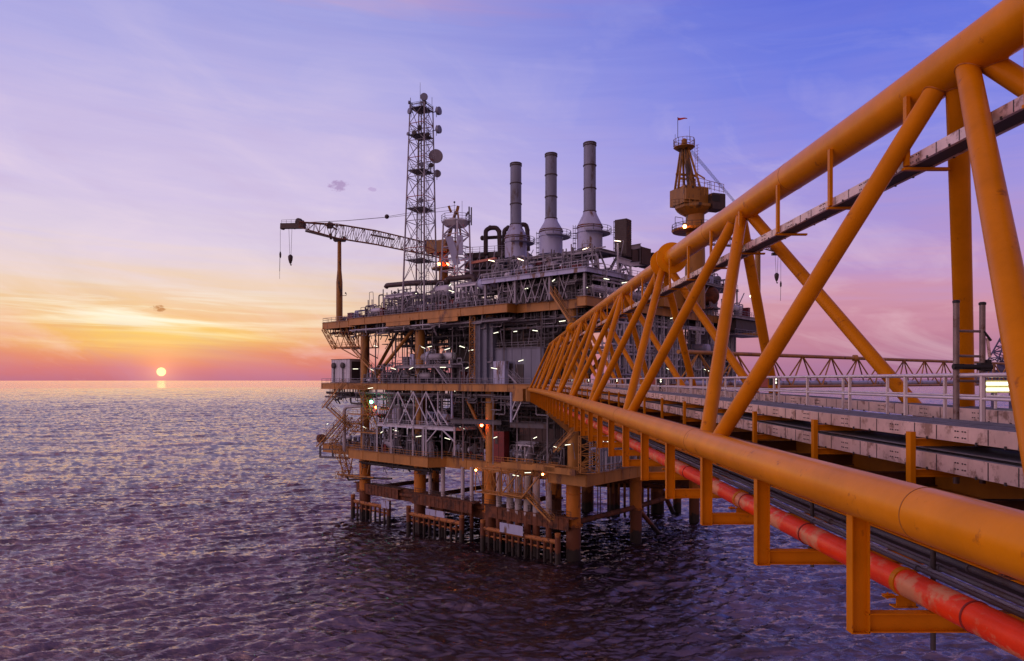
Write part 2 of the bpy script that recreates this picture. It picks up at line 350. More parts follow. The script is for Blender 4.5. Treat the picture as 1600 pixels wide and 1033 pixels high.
# ---------------------------------------------------------------- the sea: one sheet of real waves out to the horizon
def build_sea():
    rows = []
    y = 22.0
    rows.append(8.0)
    while y < 950: rows.append(y); y += min(1.7, max(.19, y * y / (F * 31.5) * .62))
    while y < 3200: rows.append(y); y += 1.7 * (y / 950) ** 1.6
    while y < 45000: rows.append(y); y *= 1.03
    R = np.array(rows); na = 1500; A = np.concatenate([np.linspace(-1.5, -.80, 40)[:-1], np.linspace(-.80, .80, na - 78), np.linspace(.80, 1.5, 40)[1:]])
    # denser columns in view
    rr, aa = np.meshgrid(R, A, indexing='ij')
    X = rr * np.sin(aa) ; Y = rr * np.cos(aa) - 6
    Z = np.zeros_like(X); rng = np.random.RandomState(3)
    cell = np.maximum(np.gradient(R)[:, None] * .38, rr * np.gradient(A)[None, :])
    for i in range(96):
        lam = .6 * (5.5 / .6) ** rng.rand() if i < 78 else 10 * (90 / 14) ** rng.rand()
        th = math.radians(108) + rng.randn() * (.40 if lam < 5 else .24)          # travel direction
        k = 2 * PI / lam; amp = .0146 * lam ** .86 * rng.uniform(.5, 1.2) * (1 if lam < 10 else .36)
        fade = np.clip((lam / cell - 1.1) / 2.0, 0, 1)
        ph = k * (X * math.cos(th) + Y * math.sin(th)) + rng.rand() * 2 * PI
        s_ = np.sin(ph); Z += amp * fade * (1 - 2 * np.abs(np.sin(ph / 2)) if i % 2 else s_) * 1.0
    nr = len(R)
    co = np.stack([X, Y, Z + SEA], -1).reshape(-1, 3).astype(np.float32)
    idx = (np.arange(nr - 1)[:, None] * na + np.arange(na - 1)[None]).ravel()
    q = np.stack([idx, idx + 1, idx + na + 1, idx + na], -1).astype(np.int32)[:, ::-1]
    me = bpy.data.meshes.new('sea'); me.vertices.add(len(co)); me.vertices.foreach_set('co', co.ravel())
    me.loops.add(q.size); me.loops.foreach_set('vertex_index', q.ravel())
    me.polygons.add(len(q)); me.polygons.foreach_set('loop_start', np.arange(0, q.size, 4, dtype=np.int32)); me.polygons.foreach_set('loop_total', np.full(len(q), 4, dtype=np.int32))
    me.polygons.foreach_set('use_smooth', np.ones(len(q), dtype=bool)); me.update(calc_edges=True)
    m = bpy.data.materials.new('sea_water'); m.use_nodes = True; t = m.node_tree; b = t.nodes['Principled BSDF']
    b.inputs['Base Color'].default_value = (.010, .008, .011, 1); b.inputs['Roughness'].default_value = .16; b.inputs['IOR'].default_value = 2.5; b.inputs['Specular Tint'].default_value = (1, .77, .80, 1); b.inputs['Specular IOR Level'].default_value = .5
    g = t.nodes.new('ShaderNodeNewGeometry'); mp = t.nodes.new('ShaderNodeMapping'); mp.inputs['Rotation'].default_value = (0, 0, math.radians(25)); mp.inputs['Scale'].default_value = (.55, 1.5, 1)
    t.links.new(g.outputs['Position'], mp.inputs[0])
    prev = None
    for scl, dist, st in ((.62, .30, .5), (2.0, .12, .7), (5.0, .04, .6), (.09, 2.2, .7)):
        n = t.nodes.new('ShaderNodeTexNoise'); n.inputs['Scale'].default_value = scl; n.inputs['Detail'].default_value = 4; n.inputs['Roughness'].default_value = .62; n.inputs['Distortion'].default_value = .5
        t.links.new(mp.outputs[0], n.inputs['Vector'])
        bp = t.nodes.new('ShaderNodeBump'); bp.inputs['Strength'].default_value = st; bp.inputs['Distance'].default_value = dist
        t.links.new(n.outputs[0], bp.inputs['Height'])
        if prev: t.links.new(prev, bp.inputs['Normal'])
        prev = bp.outputs[0]
    # wind patches: long gusts where the surface is rougher and duller
    mp2 = t.nodes.new('ShaderNodeMapping'); mp2.inputs['Rotation'].default_value = (0, 0, math.radians(14)); mp2.inputs['Scale'].default_value = (.06, .012, 1); t.links.new(g.outputs['Position'], mp2.inputs[0])
    n = t.nodes.new('ShaderNodeTexNoise'); n.inputs['Scale'].default_value = 1; n.inputs['Detail'].default_value = 9; n.inputs['Roughness'].default_value = .75; t.links.new(mp2.outputs[0], n.inputs['Vector'])
    r = t.nodes.new('ShaderNodeMapRange'); r.inputs[1].default_value = .34; r.inputs[2].default_value = .66; r.inputs[3].default_value = .22; r.inputs[4].default_value = 1.0; t.links.new(n.outputs[0], r.inputs[0])
    t.links.new(r.outputs[0], b.inputs['Specular IOR Level'])
    r = t.nodes.new('ShaderNodeMapRange'); r.inputs[1].default_value = .34; r.inputs[2].default_value = .66; r.inputs[3].default_value = .08; r.inputs[4].default_value = .035; t.links.new(n.outputs[0], r.inputs[0])
    t.links.new(r.outputs[0], b.inputs['Roughness'])
    t.links.new(prev, b.inputs['Normal'])
    me.materials.append(m); o = bpy.data.objects.new('sea', me); C.objects.link(o); o['kind'] = 'structure'; return o
build_sea()

# ---------------------------------------------------------------- the link bridge: a three-chord tube truss running along +Y
P = 11.05; XB, ZB, XT, ZT, XF, ZF = 5.1, -1.61, 8.0, 5.54, 10.9, -1.61
YE = 118.5
def camber(y): t = max(0, min(1, (y - 15) / (YE - 15))); return .22 * 4 * t * (1 - t)
def nb(k): return 17.1 + P * k
def ntp(k): return 12.3 + P * k
br = thing('link_bridge', (8, 60, -2.2), 'orange-yellow tube truss bridge running from the right foreground to the platform', 'bridge')
def chord(name, x, z, segs, up):
    m = MB()
    for (y0, y1, r) in segs:
        n = max(1, int((y1 - y0) / 6)); pts = [V(x, y0 + (y1 - y0) * i / n, z + camber(y0 + (y1 - y0) * i / n) * up) for i in range(n + 1)]
        m.path(pts, r, 40)
    return m
near_ch = chord('bottom_chord', XB, ZB, [(-4, YE, .33)], 1).build('bottom_chord', 'chord', br)
chord('bottom_chord', XF, ZF, [(-4, YE, .30)], 1).build('bottom_chord', 'chord', br)
top = chord('top_chord', XT, ZT, [(-4, 33.0, .40), (33.0, 78.0, .335), (78.0, 110.6, .22)], 1); top_o = top.build('top_chord', 'chord', br)
for y, r in ((32.6, .72), (34.1, .68), (77.6, .56), (79.0, .5)):
    fl = MB(); fl.lathe(V(XT, y, ZT + camber(y)), [(r - .02, -.03), (r, -.015), (r, .03), (r - .02, .045)], 36, EY)
    fl.build('flange_plate', 'chord', br)
wmat = material('weld_brown', (.34, .13, .02), .6)
for x, z, r, ys in ((XB, ZB, .33, (8.4, 18.2, 29.5, 41)), (XT, ZT, .40, (7.4, 19.2, 26.5))):
    for y in ys: MB().lathe(V(x, y, z + camber(y)), [(r - .01, -.012), (r + .005, -.006), (r + .005, .006), (r - .01, .012)], 40, EY).build('weld_seam', wmat, br)
wbm = material('weld_bead_orange', (.50, .16, .01), .5, var=.4, scale=6)
def seat(p, q, gap): d = (q - p).normalized(); return p + d * gap
for k in range(-1, 10):
    yb = nb(k)
    for (x, z, side) in ((XB, ZB, -1), (XF, ZF, 1)):
        for dy, kt in ((-.33, k), (.33, k + 1)):        # one brace to the near top node, one to the far one
            yt = ntp(kt)
            if yt > 111 or yt < -4: continue
            a = V(x, yb + dy - (.36 if side > 0 else 0), z + camber(yb)); b = V(XT, yt - math.copysign(.22, dy) - (.2 if side > 0 else 0), ZT + camber(yt))
            d = (b - a).normalized(); r = .178
            MB().tube(a + d * .12, b - d * .15, r, 24, cap=False).build('brace', 'brace', br)
            if k < 4:
                wb = MB()
                for (c0, R_, sg, q) in ((V(x, 0, z + camber(yb)), .33 if side < 0 else .30, 1, a), (V(XT, 0, ZT + camber(yt)), .40 if yt < 33 else .335, -1, b)):
                    u_, v_ = wb.frame(d); ring = []
                    for i in range(25):
                        t_ = 2 * PI * i / 24; o_ = q + (u_ * math.cos(t_) + v_ * math.sin(t_)) * (r + .004)
                        ex, ez = o_.x - c0.x, o_.z - c0.z; A2 = d.x ** 2 + d.z ** 2; B2 = ex * d.x + ez * d.z; C2 = ex * ex + ez * ez - R_ * R_; D2 = B2 * B2 - A2 * C2
                        if D2 < 0: break
                        s_ = (-B2 + sg * math.sqrt(D2)) / A2; ring.append(o_ + d * s_)
                    if len(ring) == 25:
                        wb = MB(); wb.path(ring, .016, 6); wb.build('weld_bead', wbm, br)
# end portal and last braces at the platform
for x, z in ((XB, ZB), (XF, ZF)):
    MB().tube(V(x, YE - .3, z), V(XT, 110.4, ZT + camber(110)), .2, 14).build('brace', 'brace', br)
    MB().tube(V(x, YE - .1, z), V(XT, 110.3, ZT + camber(110)), .12, 10).build('brace', 'brace', br)
# U-frames: hanger posts under the near chord carrying the pipe shelf, cross girder and far post
fy = []
y = 9.95 - 3.68 * 2
while y < YE - 2: fy.append(y); y += 3.683
for y in fy:
    c = camber(y); m = MB()
    m.box(V(5.12, y + .085, (-1.75 - 3.58) / 2 + c), (.25, .012, 1.83)); m.box(V(5.00, y + .085, (-1.75 - 3.58) / 2 + c), (.014, .17, 1.83)); m.box(V(5.24, y + .085, (-1.75 - 3.58) / 2 + c), (.014, .17, 1.83))
    m.box(V(5.12, y + .085, -3.587 + c), (.262, .175, .014))
    m.build('hanger_post', 'brace', br, smooth=False)
    m = MB(); m.ibeam(V(5.21, y + .085, -3.44 + c), V(9.6, y + .085, -3.44 + c), .17, .27, .018)
    m.build('shelf_arm', 'brace', br, smooth=False)
    m = MB(); m.box(V(7.05, y + 2.1, (-.88 - 2.2) / 2 + c), (.09, .14, 1.32)); m.ibeam(V(7.1, y + 2.1, -1.06 + c), V(10.8, y + 2.1, -1.06 + c), .12, .13, .014); m.ibeam(V(7.1, y + 2.1, -1.585 + c), V(10.8, y + 2.1, -1.585 + c), .12, .13, .014)
    m.build('tray_support', 'brace', br, smooth=False)
m = MB()
for x, z in ((6.9, -2.36), (8.6, -2.36), (9.6, -2.36)): m.ibeam(V(x, -3, z - .16), V(x, YE, z - .16), .16, .3, .02)
m.build('stringer', 'brace', br, smooth=False)
for y in fy: MB().ibeam(V(6.0, y + 2.1, -2.2 + camber(y)), V(10.9, y + 2.1, -2.2 + camber(y)), .2, .3, .018).build('cross_girder', 'rust', br, smooth=False)
m = MB(); m.box(V(8.6, 57, -3.25), (1.9, 120, .03)); m.build('drip_pan', 'dark', br, smooth=False)
m = MB(); m.ibeam(V(7.75, -3, -2.62), V(7.75, YE, -2.62), .2, .62, .02); m.build('main_stringer', material('brown_girder', (.42, .16, .03), .6), br, smooth=False)
m = MB(); m.ibeam(V(9.75, -3, -2.1), V(9.75, YE, -2.1), .2, .75, .02); m.build('main_stringer', material('dim_yellow_girder', (.50, .2, .012), .6), br, smooth=False)
# trays
def tray(name, x0, x1, z0, z1, y0, y1, label, cov=None, cables=True, cat='cable tray', step=2.4, up=1, plates=True):
    t = thing(name, (x0, (y0 + y1) / 2, z0), label, cat); m = MB(); seg = 3.683
    def cb(y): return camber(y) * up
    ys = [y0]
    while ys[-1] < y1: ys.append(min(y1, ys[-1] + seg))
    for a, b in zip(ys, ys[1:]):
        for x in (x0, x1): m.bar(V(x, a, (z0 + z1) / 2 + cb(a)), V(x, b, (z0 + z1) / 2 + cb(b)), .012, z1 - z0)
        for x, s in ((x0, 1), (x1, -1)):
            for z in (z0, z1): m.bar(V(x + s * .03, a, z + cb(a)), V(x + s * .03, b, z + cb(b)), .07, .012)
        yy = a
        while yy < b - .2: m.box(V((x0 + x1) / 2, yy, z0 + .035 + cb(yy)), (x1 - x0 - .02, .05, .03)); yy += .46
    m.build('side_rail', 'tray', t, smooth=False)
    s = MB(); bl = MB(); i = 0; yy = y0 + 1.1
    while yy < min(y1, 60):
        for x, sg in ((x0, -1), (x1, -1)):
            if plates and i % 3 == 0:
                s = MB(); s.box(V(x + sg * .010, yy, (z0 + z1) / 2 + cb(yy)), (.008, .34, (z1 - z0) * .82))
                s.build('splice_plate', 'tray', t, smooth=False)
                for dyy in (-.12, -.055, .055, .12):
                    for dz in (-.05, .05): bl.tube(V(x + sg * .014, yy + dyy, (z0 + z1) / 2 + dz + cb(yy)), V(x + sg * .028, yy + dyy, (z0 + z1) / 2 + dz + cb(yy)), .012, 6)
            else:
                bl.box(V(x + sg * .009, yy, (z0 + z1) / 2 + cb(yy)), (.006, .018, (z1 - z0) * 1.0))
                bl.box(V(x + sg * .012, yy + .25, z0 + .0 + cb(yy)), (.03, .03, .05))
        yy += .62; i += 1
    bl.build('bolt', 'dark', t, smooth=False)['kind'] = 'stuff'
    if cables:
        rr = random.Random(int(x0 * 100)); m = MB(); n = int((x1 - x0) / .062)
        for j in range(n):
            x = x0 + .05 + (x1 - x0 - .1) * j / max(1, n - 1); r = rr.uniform(.026, .036); pts = []
            for a in ys:
                pts.append(V(x + rr.uniform(-.02, .02), a, z1 - .02 + rr.uniform(-.012, .035) + cb(a)))
            m.path(pts, r, 6)
        m.build('cable', 'cable', t)
    m = MB(); [m.bar(V((x0 + x1) / 2, a, z0 + .012 + cb(a)), V((x0 + x1) / 2, b, z0 + .012 + cb(b)), x1 - x0 - .08, .01) for a, b in zip(ys, ys[1:])]; m.build('bottom_plate', 'dark', t, smooth=False)
    if cov: m = MB(); [m.bar(V((x0 + cov) / 2, a, z1 + .075 + cb(a)), V((x0 + cov) / 2, b, z1 + .075 + cb(b)), cov - x0 - .04, .02) for a, b in zip(ys, ys[1:])]; m.build('cover_plate', 'mid', t, smooth=False)
    return t
tray('cable_tray', 7.30, 8.36, -.98, -.745, -3, YE, 'pinkish metal cable tray full of dark cables, beside the near walkway handrail')
tray('cable_tray', 7.30, 8.4, -1.50, -1.235, -3, YE, 'lower metal cable tray on yellow bracket arms, below the walkway tray', cov=8.75)
tray('cable_tray', 10.08, 10.5, -.87, -.62, -3, YE, 'metal cable tray on the far side of the white walkway handrails')
tray('cable_tray', 7.68, 8.16, 4.0, 4.18, -3, 108, 'metal cable tray hung below the thick top tube of the bridge')
y = 7.1
while y < 106:
    m = MB(); c = camber(y); m.box(V(7.64, y, (4.02 + 5.3) / 2 + c), (.075, .11, 1.30)); m.box(V(8.0, y, 3.955 + c), (.86, .10, .05)); y += 3.05
    m.build('tray_hanger', 'brace', br, smooth=False)
m = MB()
for zt, xx in ((-.745, 7.3), (-1.235, 7.3)): pass
# walkway
wk = thing('walkway', (9, 60, -1.05), 'grey grated walkway with white handrails running along the inside of the bridge', 'walkway')
m = MB(); m.box(V(9.2, 57, -1.03), (1.6, 121, .03)); m.build('grating', 'grate', wk, smooth=False)
def handrail(x, y0, y1, step, ph):
    m = MB(); ys = []
    y = y0 + ph
    while y < y1: ys.append(y); y += step
    for z, r in ((.09, .036), (-.33, .028)):
        m.tube(V(x, y0, z), V(x, y1, z), r, 12)
    for y in ys: m.box(V(x, y, -.48), (.055, .055, 1.12)); m.box(V(x, y, -.97), (.12, .16, .10))
    return m
handrail(8.46, -2, YE, 2.33, .35).build('handrail', 'galv', wk)
handrail(9.95, -2, YE, 2.33, 1.4).build('handrail', 'galv', wk)
# handrail crosswise end pieces and red pipeline below
pl = thing('red_pipeline', (6.2, 60, -3.1), 'peeling red pipeline resting on the yellow shelf arms under the bridge', 'pipeline')
m = MB(); m.path([V(6.2, -3 + 121.5 * i / 20, -3.085 + camber(-3 + 121.5 * i / 20)) for i in range(21)], .207, 40); m.build('pipe', 'red', pl)
m = MB(); y = 11.1
ring = MB()
for y, r in ((9.15, .214), (12.1, .216), (14.1, .216), (17.6, .215), (23, .215), (33, .215)): ring.lathe(V(6.2, y, -3.085 + camber(y)), [(r - .01, -.02), (r + .006, -.012), (r + .006, .012), (r - .01, .02)], 36, EY)
ring.build('coupling_ring', material('dark_red_paint', (.25, .02, .015), .5), pl)
for y in (10.75, 18.0, 25.4, 36.4, 47.5, 58.5):
    c = camber(y); m = MB(); m.lathe(V(6.2, y, -3.085 + c), [(.20, -.06), (.225, -.055), (.225, .055), (.20, .06)], 36, EY)
    m.box(V(5.95, y, -3.28 + c), (.16, .12, .014)); m.box(V(5.95, y, -3.305 + c), (.16, .12, .014)); m.tube(V(5.93, y, -3.34 + c), V(5.93, y, -3.24 + c), .014, 8)
    m.box(V(6.45, y, -3.28 + c), (.16, .12, .03)); m.box(V(6.2, y - .02, -3.37 + c), (.3, .02, .17)); m.box(V(6.2, y + .04, -3.46 + c), (.36, .16, .02))
    m.build('pipe_clamp', 'brace', pl)
# slim lines beside it
for i, (x, z, r, mt) in enumerate(((6.62, -2.98, .035, 'mid'), (6.80, -3.0, .03, 'grey'), (6.98, -2.98, .04, 'mid'), (7.20, -3.02, .03, 'grey'), (7.45, -2.98, .05, 'mid'), (7.8, -3.0, .07, 'dark'))):
    lab = ['thin grey line next to the red pipeline', 'thin dark line, second out from the red pipeline', 'grey line, third out from the red pipeline', 'thin dark line, fourth out from the red pipeline', 'grey pipe, fifth out from the red pipeline', 'dark pipe farthest from the red pipeline, under the bridge'][i]
    m = MB(); m.path([V(x, -3 + 121.5 * j / 20, z + camber(-3 + 121.5 * j / 20)) for j in range(21)], r, 10)
    for yy in fy: m.lathe(V(x, yy + 1.2, z + camber(yy)), [(r, -.03), (r + .02, -.03), (r + .02, .03), (r, .03)], 10, EY)
    tag(rebase(m.build('utility_line', mt), (x, 57, z)), lab, 'pipe', 'service lines under the bridge')
for i, (x, z, r, mt) in enumerate(((6.2, -1.72, .09, 'brown'), (6.55, -1.75, .12, 'rust'), (9.3, -1.72, .10, 'mid'))):
    m = MB(); m.path([V(x, -3 + 121.5 * j / 20, z + camber(-3 + 121.5 * j / 20)) for j in range(21)], r, 12)
    tag(rebase(m.build('utility_line', mt), (x, 57, z)), ['thin brown pipe lying behind the near bottom tube', 'rusty pipe between the near bottom tube and the lower tray', 'grey pipe under the walkway grating'][i], 'pipe', 'service lines inside the bridge')
# scaffold ladder standing on the walkway, clamps, hanging strap
sf = thing('scaffold_ladder', (9.4, 12.9, -1), 'pair of upright scaffold tubes with rungs lashed to the walkway handrail', 'scaffold')
Ys = 12.95; xa, xb = (1494 - VX) * Ys / F, (1535 - VX) * Ys / F
for x, yb_, yt_ in ((xa, 652, 471), (xb, 656, 474)):
    m = MB(); z0 = -1.0; z1 = (HY - yt_) * Ys / F; m.tube(V(x, Ys, z0 - .9), V(x, Ys, z1), .052 if x == xa else .05, 14); m.build('pole', 'scaff', sf)
    m = MB(); m.lathe(V(x, Ys, z1 - .01), [(.06, -.02), (.062, .02), (.04, .035)], 14); m.build('pole_cap', 'black', sf)
for yy in (518, 557, 596):
    z = (HY - yy) * Ys / F; m = MB(); m.tube(V(xa, Ys, z + .01), V(xb, Ys, z), .024, 10); m.build('rung', 'scaff', sf)
z = (HY - 573) * Ys / F; m = MB(); m.tube(V(xa - .1, Ys - .07, z), V(xb + .12, Ys - .07, z - .01), .05, 10); m.box(V(xb, Ys - .05, z), (.2, .12, .14)); m.box(V(xa, Ys - .05, z), (.13, .12, .1)); m.box(V(xb + .07, Ys - .05, z + .02), (.06, .1, .22)); m.build('clamp', 'black', sf)
z = (HY - 518) * Ys / F; m = MB(); m.tube(V(xb, Ys - .04, z), V(xb + .13, Ys - .04, z - .17), .022, 8); m.build('hook', 'black', sf)
m = MB(); m.box(V(xb + .10, Ys - .02, z - .30), (.05, .02, .36), (V(.98, 0, .12), EY, V(-.12, 0, .98))); m.build('strap', 'tray', sf)
# fluorescent flood over the far side walkway
fl_ = thing('flood_light', (12.3, 14.6, -.1), 'bright twin tube lamp housing outside the far handrail, at the right edge', 'light')
Yf = 14.6; x0, x1 = (1536 - VX) * Yf / F, (1592 - VX) * Yf / F; zc = (HY - 604) * Yf / F
m = MB(); m.box(V((x0 + x1) / 2, Yf, zc), (x1 - x0, .1, .26)); m.build('housing', material('lamp_housing_yellow', (.55, .5, .2), .5), fl_, smooth=False)
for dz in (.06, -.06): m = MB(); m.tube(V(x0 + .03, Yf - .07, zc + dz), V(x1 - .03, Yf - .07, zc + dz), .036, 10); m.build('lamp_tube', M['tube_light'], fl_)
m = MB(); m.bend([V(x0 + .3, Yf + .06, zc - .1), V(x0 + .3, Yf + .06, -.95), V(x0 - 1.6, Yf + .06, -.95)], .03, 8); m.build('bracket', 'galv', fl_)
# signal lamp boxes on the far handrail
def signal(px, y, label, board):
    x = (px - VX) * y / F
    t = thing('handrail_light', (x, y, -.4), label, 'light', 'lamp boxes along the far handrail')
    m = MB(); m.box(V(x, y, -.03), (.30, .14, .30)); m.box(V(x, y, -.5), (.05, .05, .8)); m.build('lamp_box', 'dark', t, smooth=False)
    m = MB()
    for dz in (-.06, .06): m.lathe(V(x + .04, y - .075, -.03 + dz), [(.045, -.012), (.04, 0), (.01, .004)], 14, V(0, -1, 0))
    m.build('lens', M['tube_light'], t)
    m = MB(); m.path([V(x - .02, y - .04, -.16), V(x + .05, y - .05, -.5), V(x + .16, y - .05, -.62), V(x + .12, y, -.9)], .018, 6); m.build('cord', 'black', t)
    if board: m = MB(); m.box(V(x - .42, y + .02, -.08), (.42, .02, .36)); m.build('sign_board', material('pale_red_board', (.55, .16, .13), .5), t, smooth=False)
for px, y, lab in ((1209, 25.6, 'double lamp box on the far handrail with a red board, nearest of its kind'), (1031, 43, 'double lamp box with a board, second nearest on the far handrail'), (963, 59, 'small double lamp box on the far handrail, third from the right'), (919, 77, 'small double lamp box on the far handrail, fourth from the right'), (893, 95, 'small double lamp box on the far handrail, nearest to the platform')):
    signal(px, y, lab, y < 50)
# dark plumb scaffold tubes poking through the bridge floor
for i, (px, yb_, yt_, Y_) in enumerate(((1269, 886, 774, 15.5), (1458, 1015, 850, 11.2))):
    x = (px - VX) * Y_ / F
    m = MB(); m.tube(V(x, Y_, (HY - yb_) * Y_ / F), V(x, Y_, (HY - yt_) * Y_ / F), .04, 10); m.box(V(x + .02, Y_ - .02, (HY - yb_) * Y_ / F + .38), (.13, .12, .10)); m.ball(V(x - .05, Y_, (HY - yb_) * Y_ / F + .42), .05)
    tag(rebase(m.build('scaffold_tube', 'dark'), (x, Y_, (HY - yb_) * Y_ / F)), ['dark scaffold tube end below the bridge, between the second and third hanger posts', 'dark scaffold tube end hanging under the red pipeline at lower right', 'short dark scaffold tube behind the red pipeline'][i], 'scaffold tube')

# ---------------------------------------------------------------- the platform frame: a runs left along the near face, b runs back along the right face
CX, CY = 14.5, 117.5
U = V(-.743, .669, 0).normalized(); W = V(.669, .743, 0).normalized(); AXP = (U, W, EZ)
def Q(a, b, z): return V(CX + a * U.x + b * W.x, CY + a * U.y + b * W.y, z)
def face_a(x, b=0.0):      # where photo column x meets the plane b = const
    k = (x - VX) / F; return (CX + b * W.x - k * (CY + b * W.y)) / (k * U.y - U.x)
def face_b(x, a=0.0):      # where photo column x meets the plane a = const
    k = (x - VX) / F; return (k * (CY + a * U.y) - CX - a * U.x) / (W.x - k * W.y)
def zat(y, a, b): return (HY - y) * (CY + a * U.y + b * W.y) / F
def SL(x, y, b=0.0): a = face_a(x, b); return Q(a, b, zat(y, a, b))
def SR(x, y, a=0.0): b = face_b(x, a); return Q(a, b, zat(y, a, b))
def at(x, y, Y): return V((x - VX) * Y / F, Y, (HY - y) * Y / F)
ZU, ZM, ZL, ZD = 14.0, -.8, -15.9, 18.9       # upper, middle, lowest and module deck tops
pf = thing('offshore_platform', Q(30, 30, SEA), 'large multi-deck offshore production platform standing on yellow legs in the sea', 'platform')

def deck(name, outline, z, t=.35, beam=1.5, mat='mid', bmat='yellow', joist=True, stiff=5.4, lip=.16):
    m = MB(); n = len(outline); o = len(m.v)
    for zz in (z - t, z): m.v += [Q(a, b, zz) for a, b in outline]
    m.f.append([o + n + i for i in range(n)]); m.f.append([o + i for i in range(n)][::-1])
    for i in range(n): j = (i + 1) % n; m.f.append([o + i, o + j, o + n + j, o + n + i])
    d = m.build(name, mat, pf, smooth=False)
    m = MB()
    for i in range(n):
        p, q = Q(*outline[i], z), Q(*outline[(i + 1) % n], z); l = (q - p).length
        if l < .3: continue
        dn = (q - p) / l; out = dn.cross(EZ)
        cen = sum((Q(a, b, z) for a, b in outline), V(0, 0, 0)) / n
        if out.dot((p + q) / 2 - cen) < 0: out = -out
        c = (p + q) / 2 + EZ * (.04 - beam / 2)
        m.box(c + out * .06, (l + .12, .04, beam), (dn, out, EZ))
        m.box(c + out * .12 + EZ * (beam / 2), (l + .3, lip * 2, .05), (dn, out, EZ)); m.box(c + out * .12 - EZ * (beam / 2), (l + .3, lip * 2, .05), (dn, out, EZ))
        k = max(1, int(l / stiff))
        for s in range(k + 1): m.box(p + dn * (l * s / k) + EZ * (.04 - beam / 2) + out * .11, (.03, .09, beam - .1), (dn, out, EZ))
    m.build('edge_beam', bmat, pf, smooth=False)
    if joist:
        aa = [a for a, b in outline]; bb = [b for a, b in outline]; m = MB()
        a = min(aa) + 2.4
        while a < max(aa) - 1: m.ibeam(Q(a, min(bb) + 3.8, z - t - .4), Q(a, max(bb) - 1, z - t - .4), .3, .7, .04); a += 4.8
        b = min(bb) + 4.2
        while b < max(bb) - 1: m.ibeam(Q(min(aa) + .8, b, z - t - .55), Q(max(aa) - .8, b, z - t - .55), .35, .9, .04); b += 6.2
        m.build('joist_grid', 'dark' if mat != 'rust' else 'rust', pf, smooth=False)
    return d
def drail(pts, z, mat='yellow', h=1.15, r=.045, name='handrail'):
    return MB().rail([Q(a, b, z) for a, b in pts], h=h, step=1.75, r=r).build(name, mat, pf)

up_out = [(0, 0), (1.8, 0), (1.8, 2.6), (17.5, 2.6), (17.5, 0), (66, 0), (66, 2.5), (80, 2.5), (80, 9), (66, 9), (66, 44), (0, 62)]
deck('upper_deck', up_out, ZU, beam=1.55)
mid_out = [(0, 0), (52, 0), (52, 1.5), (79, 1.5), (79, 12), (66, 12), (66, 44), (0, 62)]
deck('middle_deck', mid_out, ZM, beam=1.35)
low_out = [(0, 0), (8, 0), (8, 3.2), (37, 3.2), (39, 0), (66, 0), (66, 4), (82, 4), (82, 13), (66, 13), (66, 44), (0, 60)]
deck('lower_deck', low_out, ZL, beam=1.95)
deck('module_deck', [(0, 0), (24, 0), (24, 22), (0, 22)], ZD, beam=.8, mat='mid', bmat='stackbase', joist=True)
deck('mezzanine_deck', [(face_a(706, 1.2), 1.2), (face_a(621, 1.2), 1.2), (face_a(621, 1.2), 7), (face_a(706, 1.2), 8)], zat(571, face_a(660, 1.2), 1.2), beam=.55, bmat='grey', joist=False)
zI = zat(665, face_a(650), 0)
deck('mezzanine_deck', [(face_a(709, .4), .4), (face_a(590, .4), .4), (face_a(590, .4), 7), (face_a(709, .4), 9)], zI, beam=.65, bmat='white', joist=False)
# deeper girders hung on the upper deck's near edge, with the rounded cut-out between them
for x0, x1, y0, y1 in ((604, 641, 492, 504), (669, 716, 488, 499)):
    a0, a1 = face_a(x0), face_a(x1); z1 = ZU - 1.4; z0 = z1 - 1.0; m = MB()
    m.box(Q((a0 + a1) / 2, -.12, (z0 + z1) / 2 + .25), (abs(a1 - a0), .10, z1 - z0 + .5), AXP); m.box(Q((a0 + a1) / 2, -.12, z0), (abs(a1 - a0), .5, .06), AXP)
    m.build('deep_girder', 'yellow', pf, smooth=False)
# legs
legs = [(5.5, 4), (25.3, 4), (46, 4), (65.2, 4), (5.5, 25), (25.3, 25), (46, 25), (64, 25), (5.5, 50), (25.3, 48), (46, 42)]
for a, b in legs:
    r = 1.3 if b == 4 else 1.15
    m = MB(); m.tube(Q(a, b, SEA - 6), Q(a, b, ZL - 1.6), r, 24)
    m.lathe(Q(a, b, -20), [(r, -.1), (r + .12, -.05), (r + .12, .05), (r, .1)], 24); m.lathe(Q(a, b, -25.6), [(r, -.2), (r + .35, -.15), (r + .35, .15), (r, .2)], 24)
    m.build('jacket_leg', 'leg', pf)
    MB().tube(Q(a, b, ZL), Q(a, b, ZU - 1.4), 1.05, 20).build('deck_leg', 'yellow', pf)
# big diagonal braces between decks
def brace(p, q, r, mat='yellow', name='deck_brace'): MB().tube(p, q, r, 14).build(name, mat, pf)
for (a0, b0, z0, a1, b1, z1, r) in ((64.6, 5, ZM, 47, 5, ZU - 1, .42), (64.6, 25, ZM, 55, 25, ZU - 1, .5), (55, 25, ZU - 1, 46, 25, ZM, .5), (65, 5, ZM, 65, 14.5, ZU - 1, .4), (65, 14.5, ZU - 1, 64, 25, ZM, .4), (46, 25, ZU - 1, 36, 25, ZM, .5),
                                ((65, 5, ZL, 65, 15, ZM - 1, .4)), (65, 15, ZM - 1, 64, 25, ZL, .4), (64, 25, ZL, 55, 25, ZM - 1, .4), (25, 5, ZL, 34, 5, ZM - 1.2, .35), (46, 6, ZL, 56, 6, ZM - 1.2, .3), (5.5, 6, ZL, 5.5, 26, ZM - 1, .4), (5.5, 6, ZM, 5.5, 26, ZU - 1, .4)):
    brace(Q(a0, b0, z0), Q(a1, b1, z1), r)
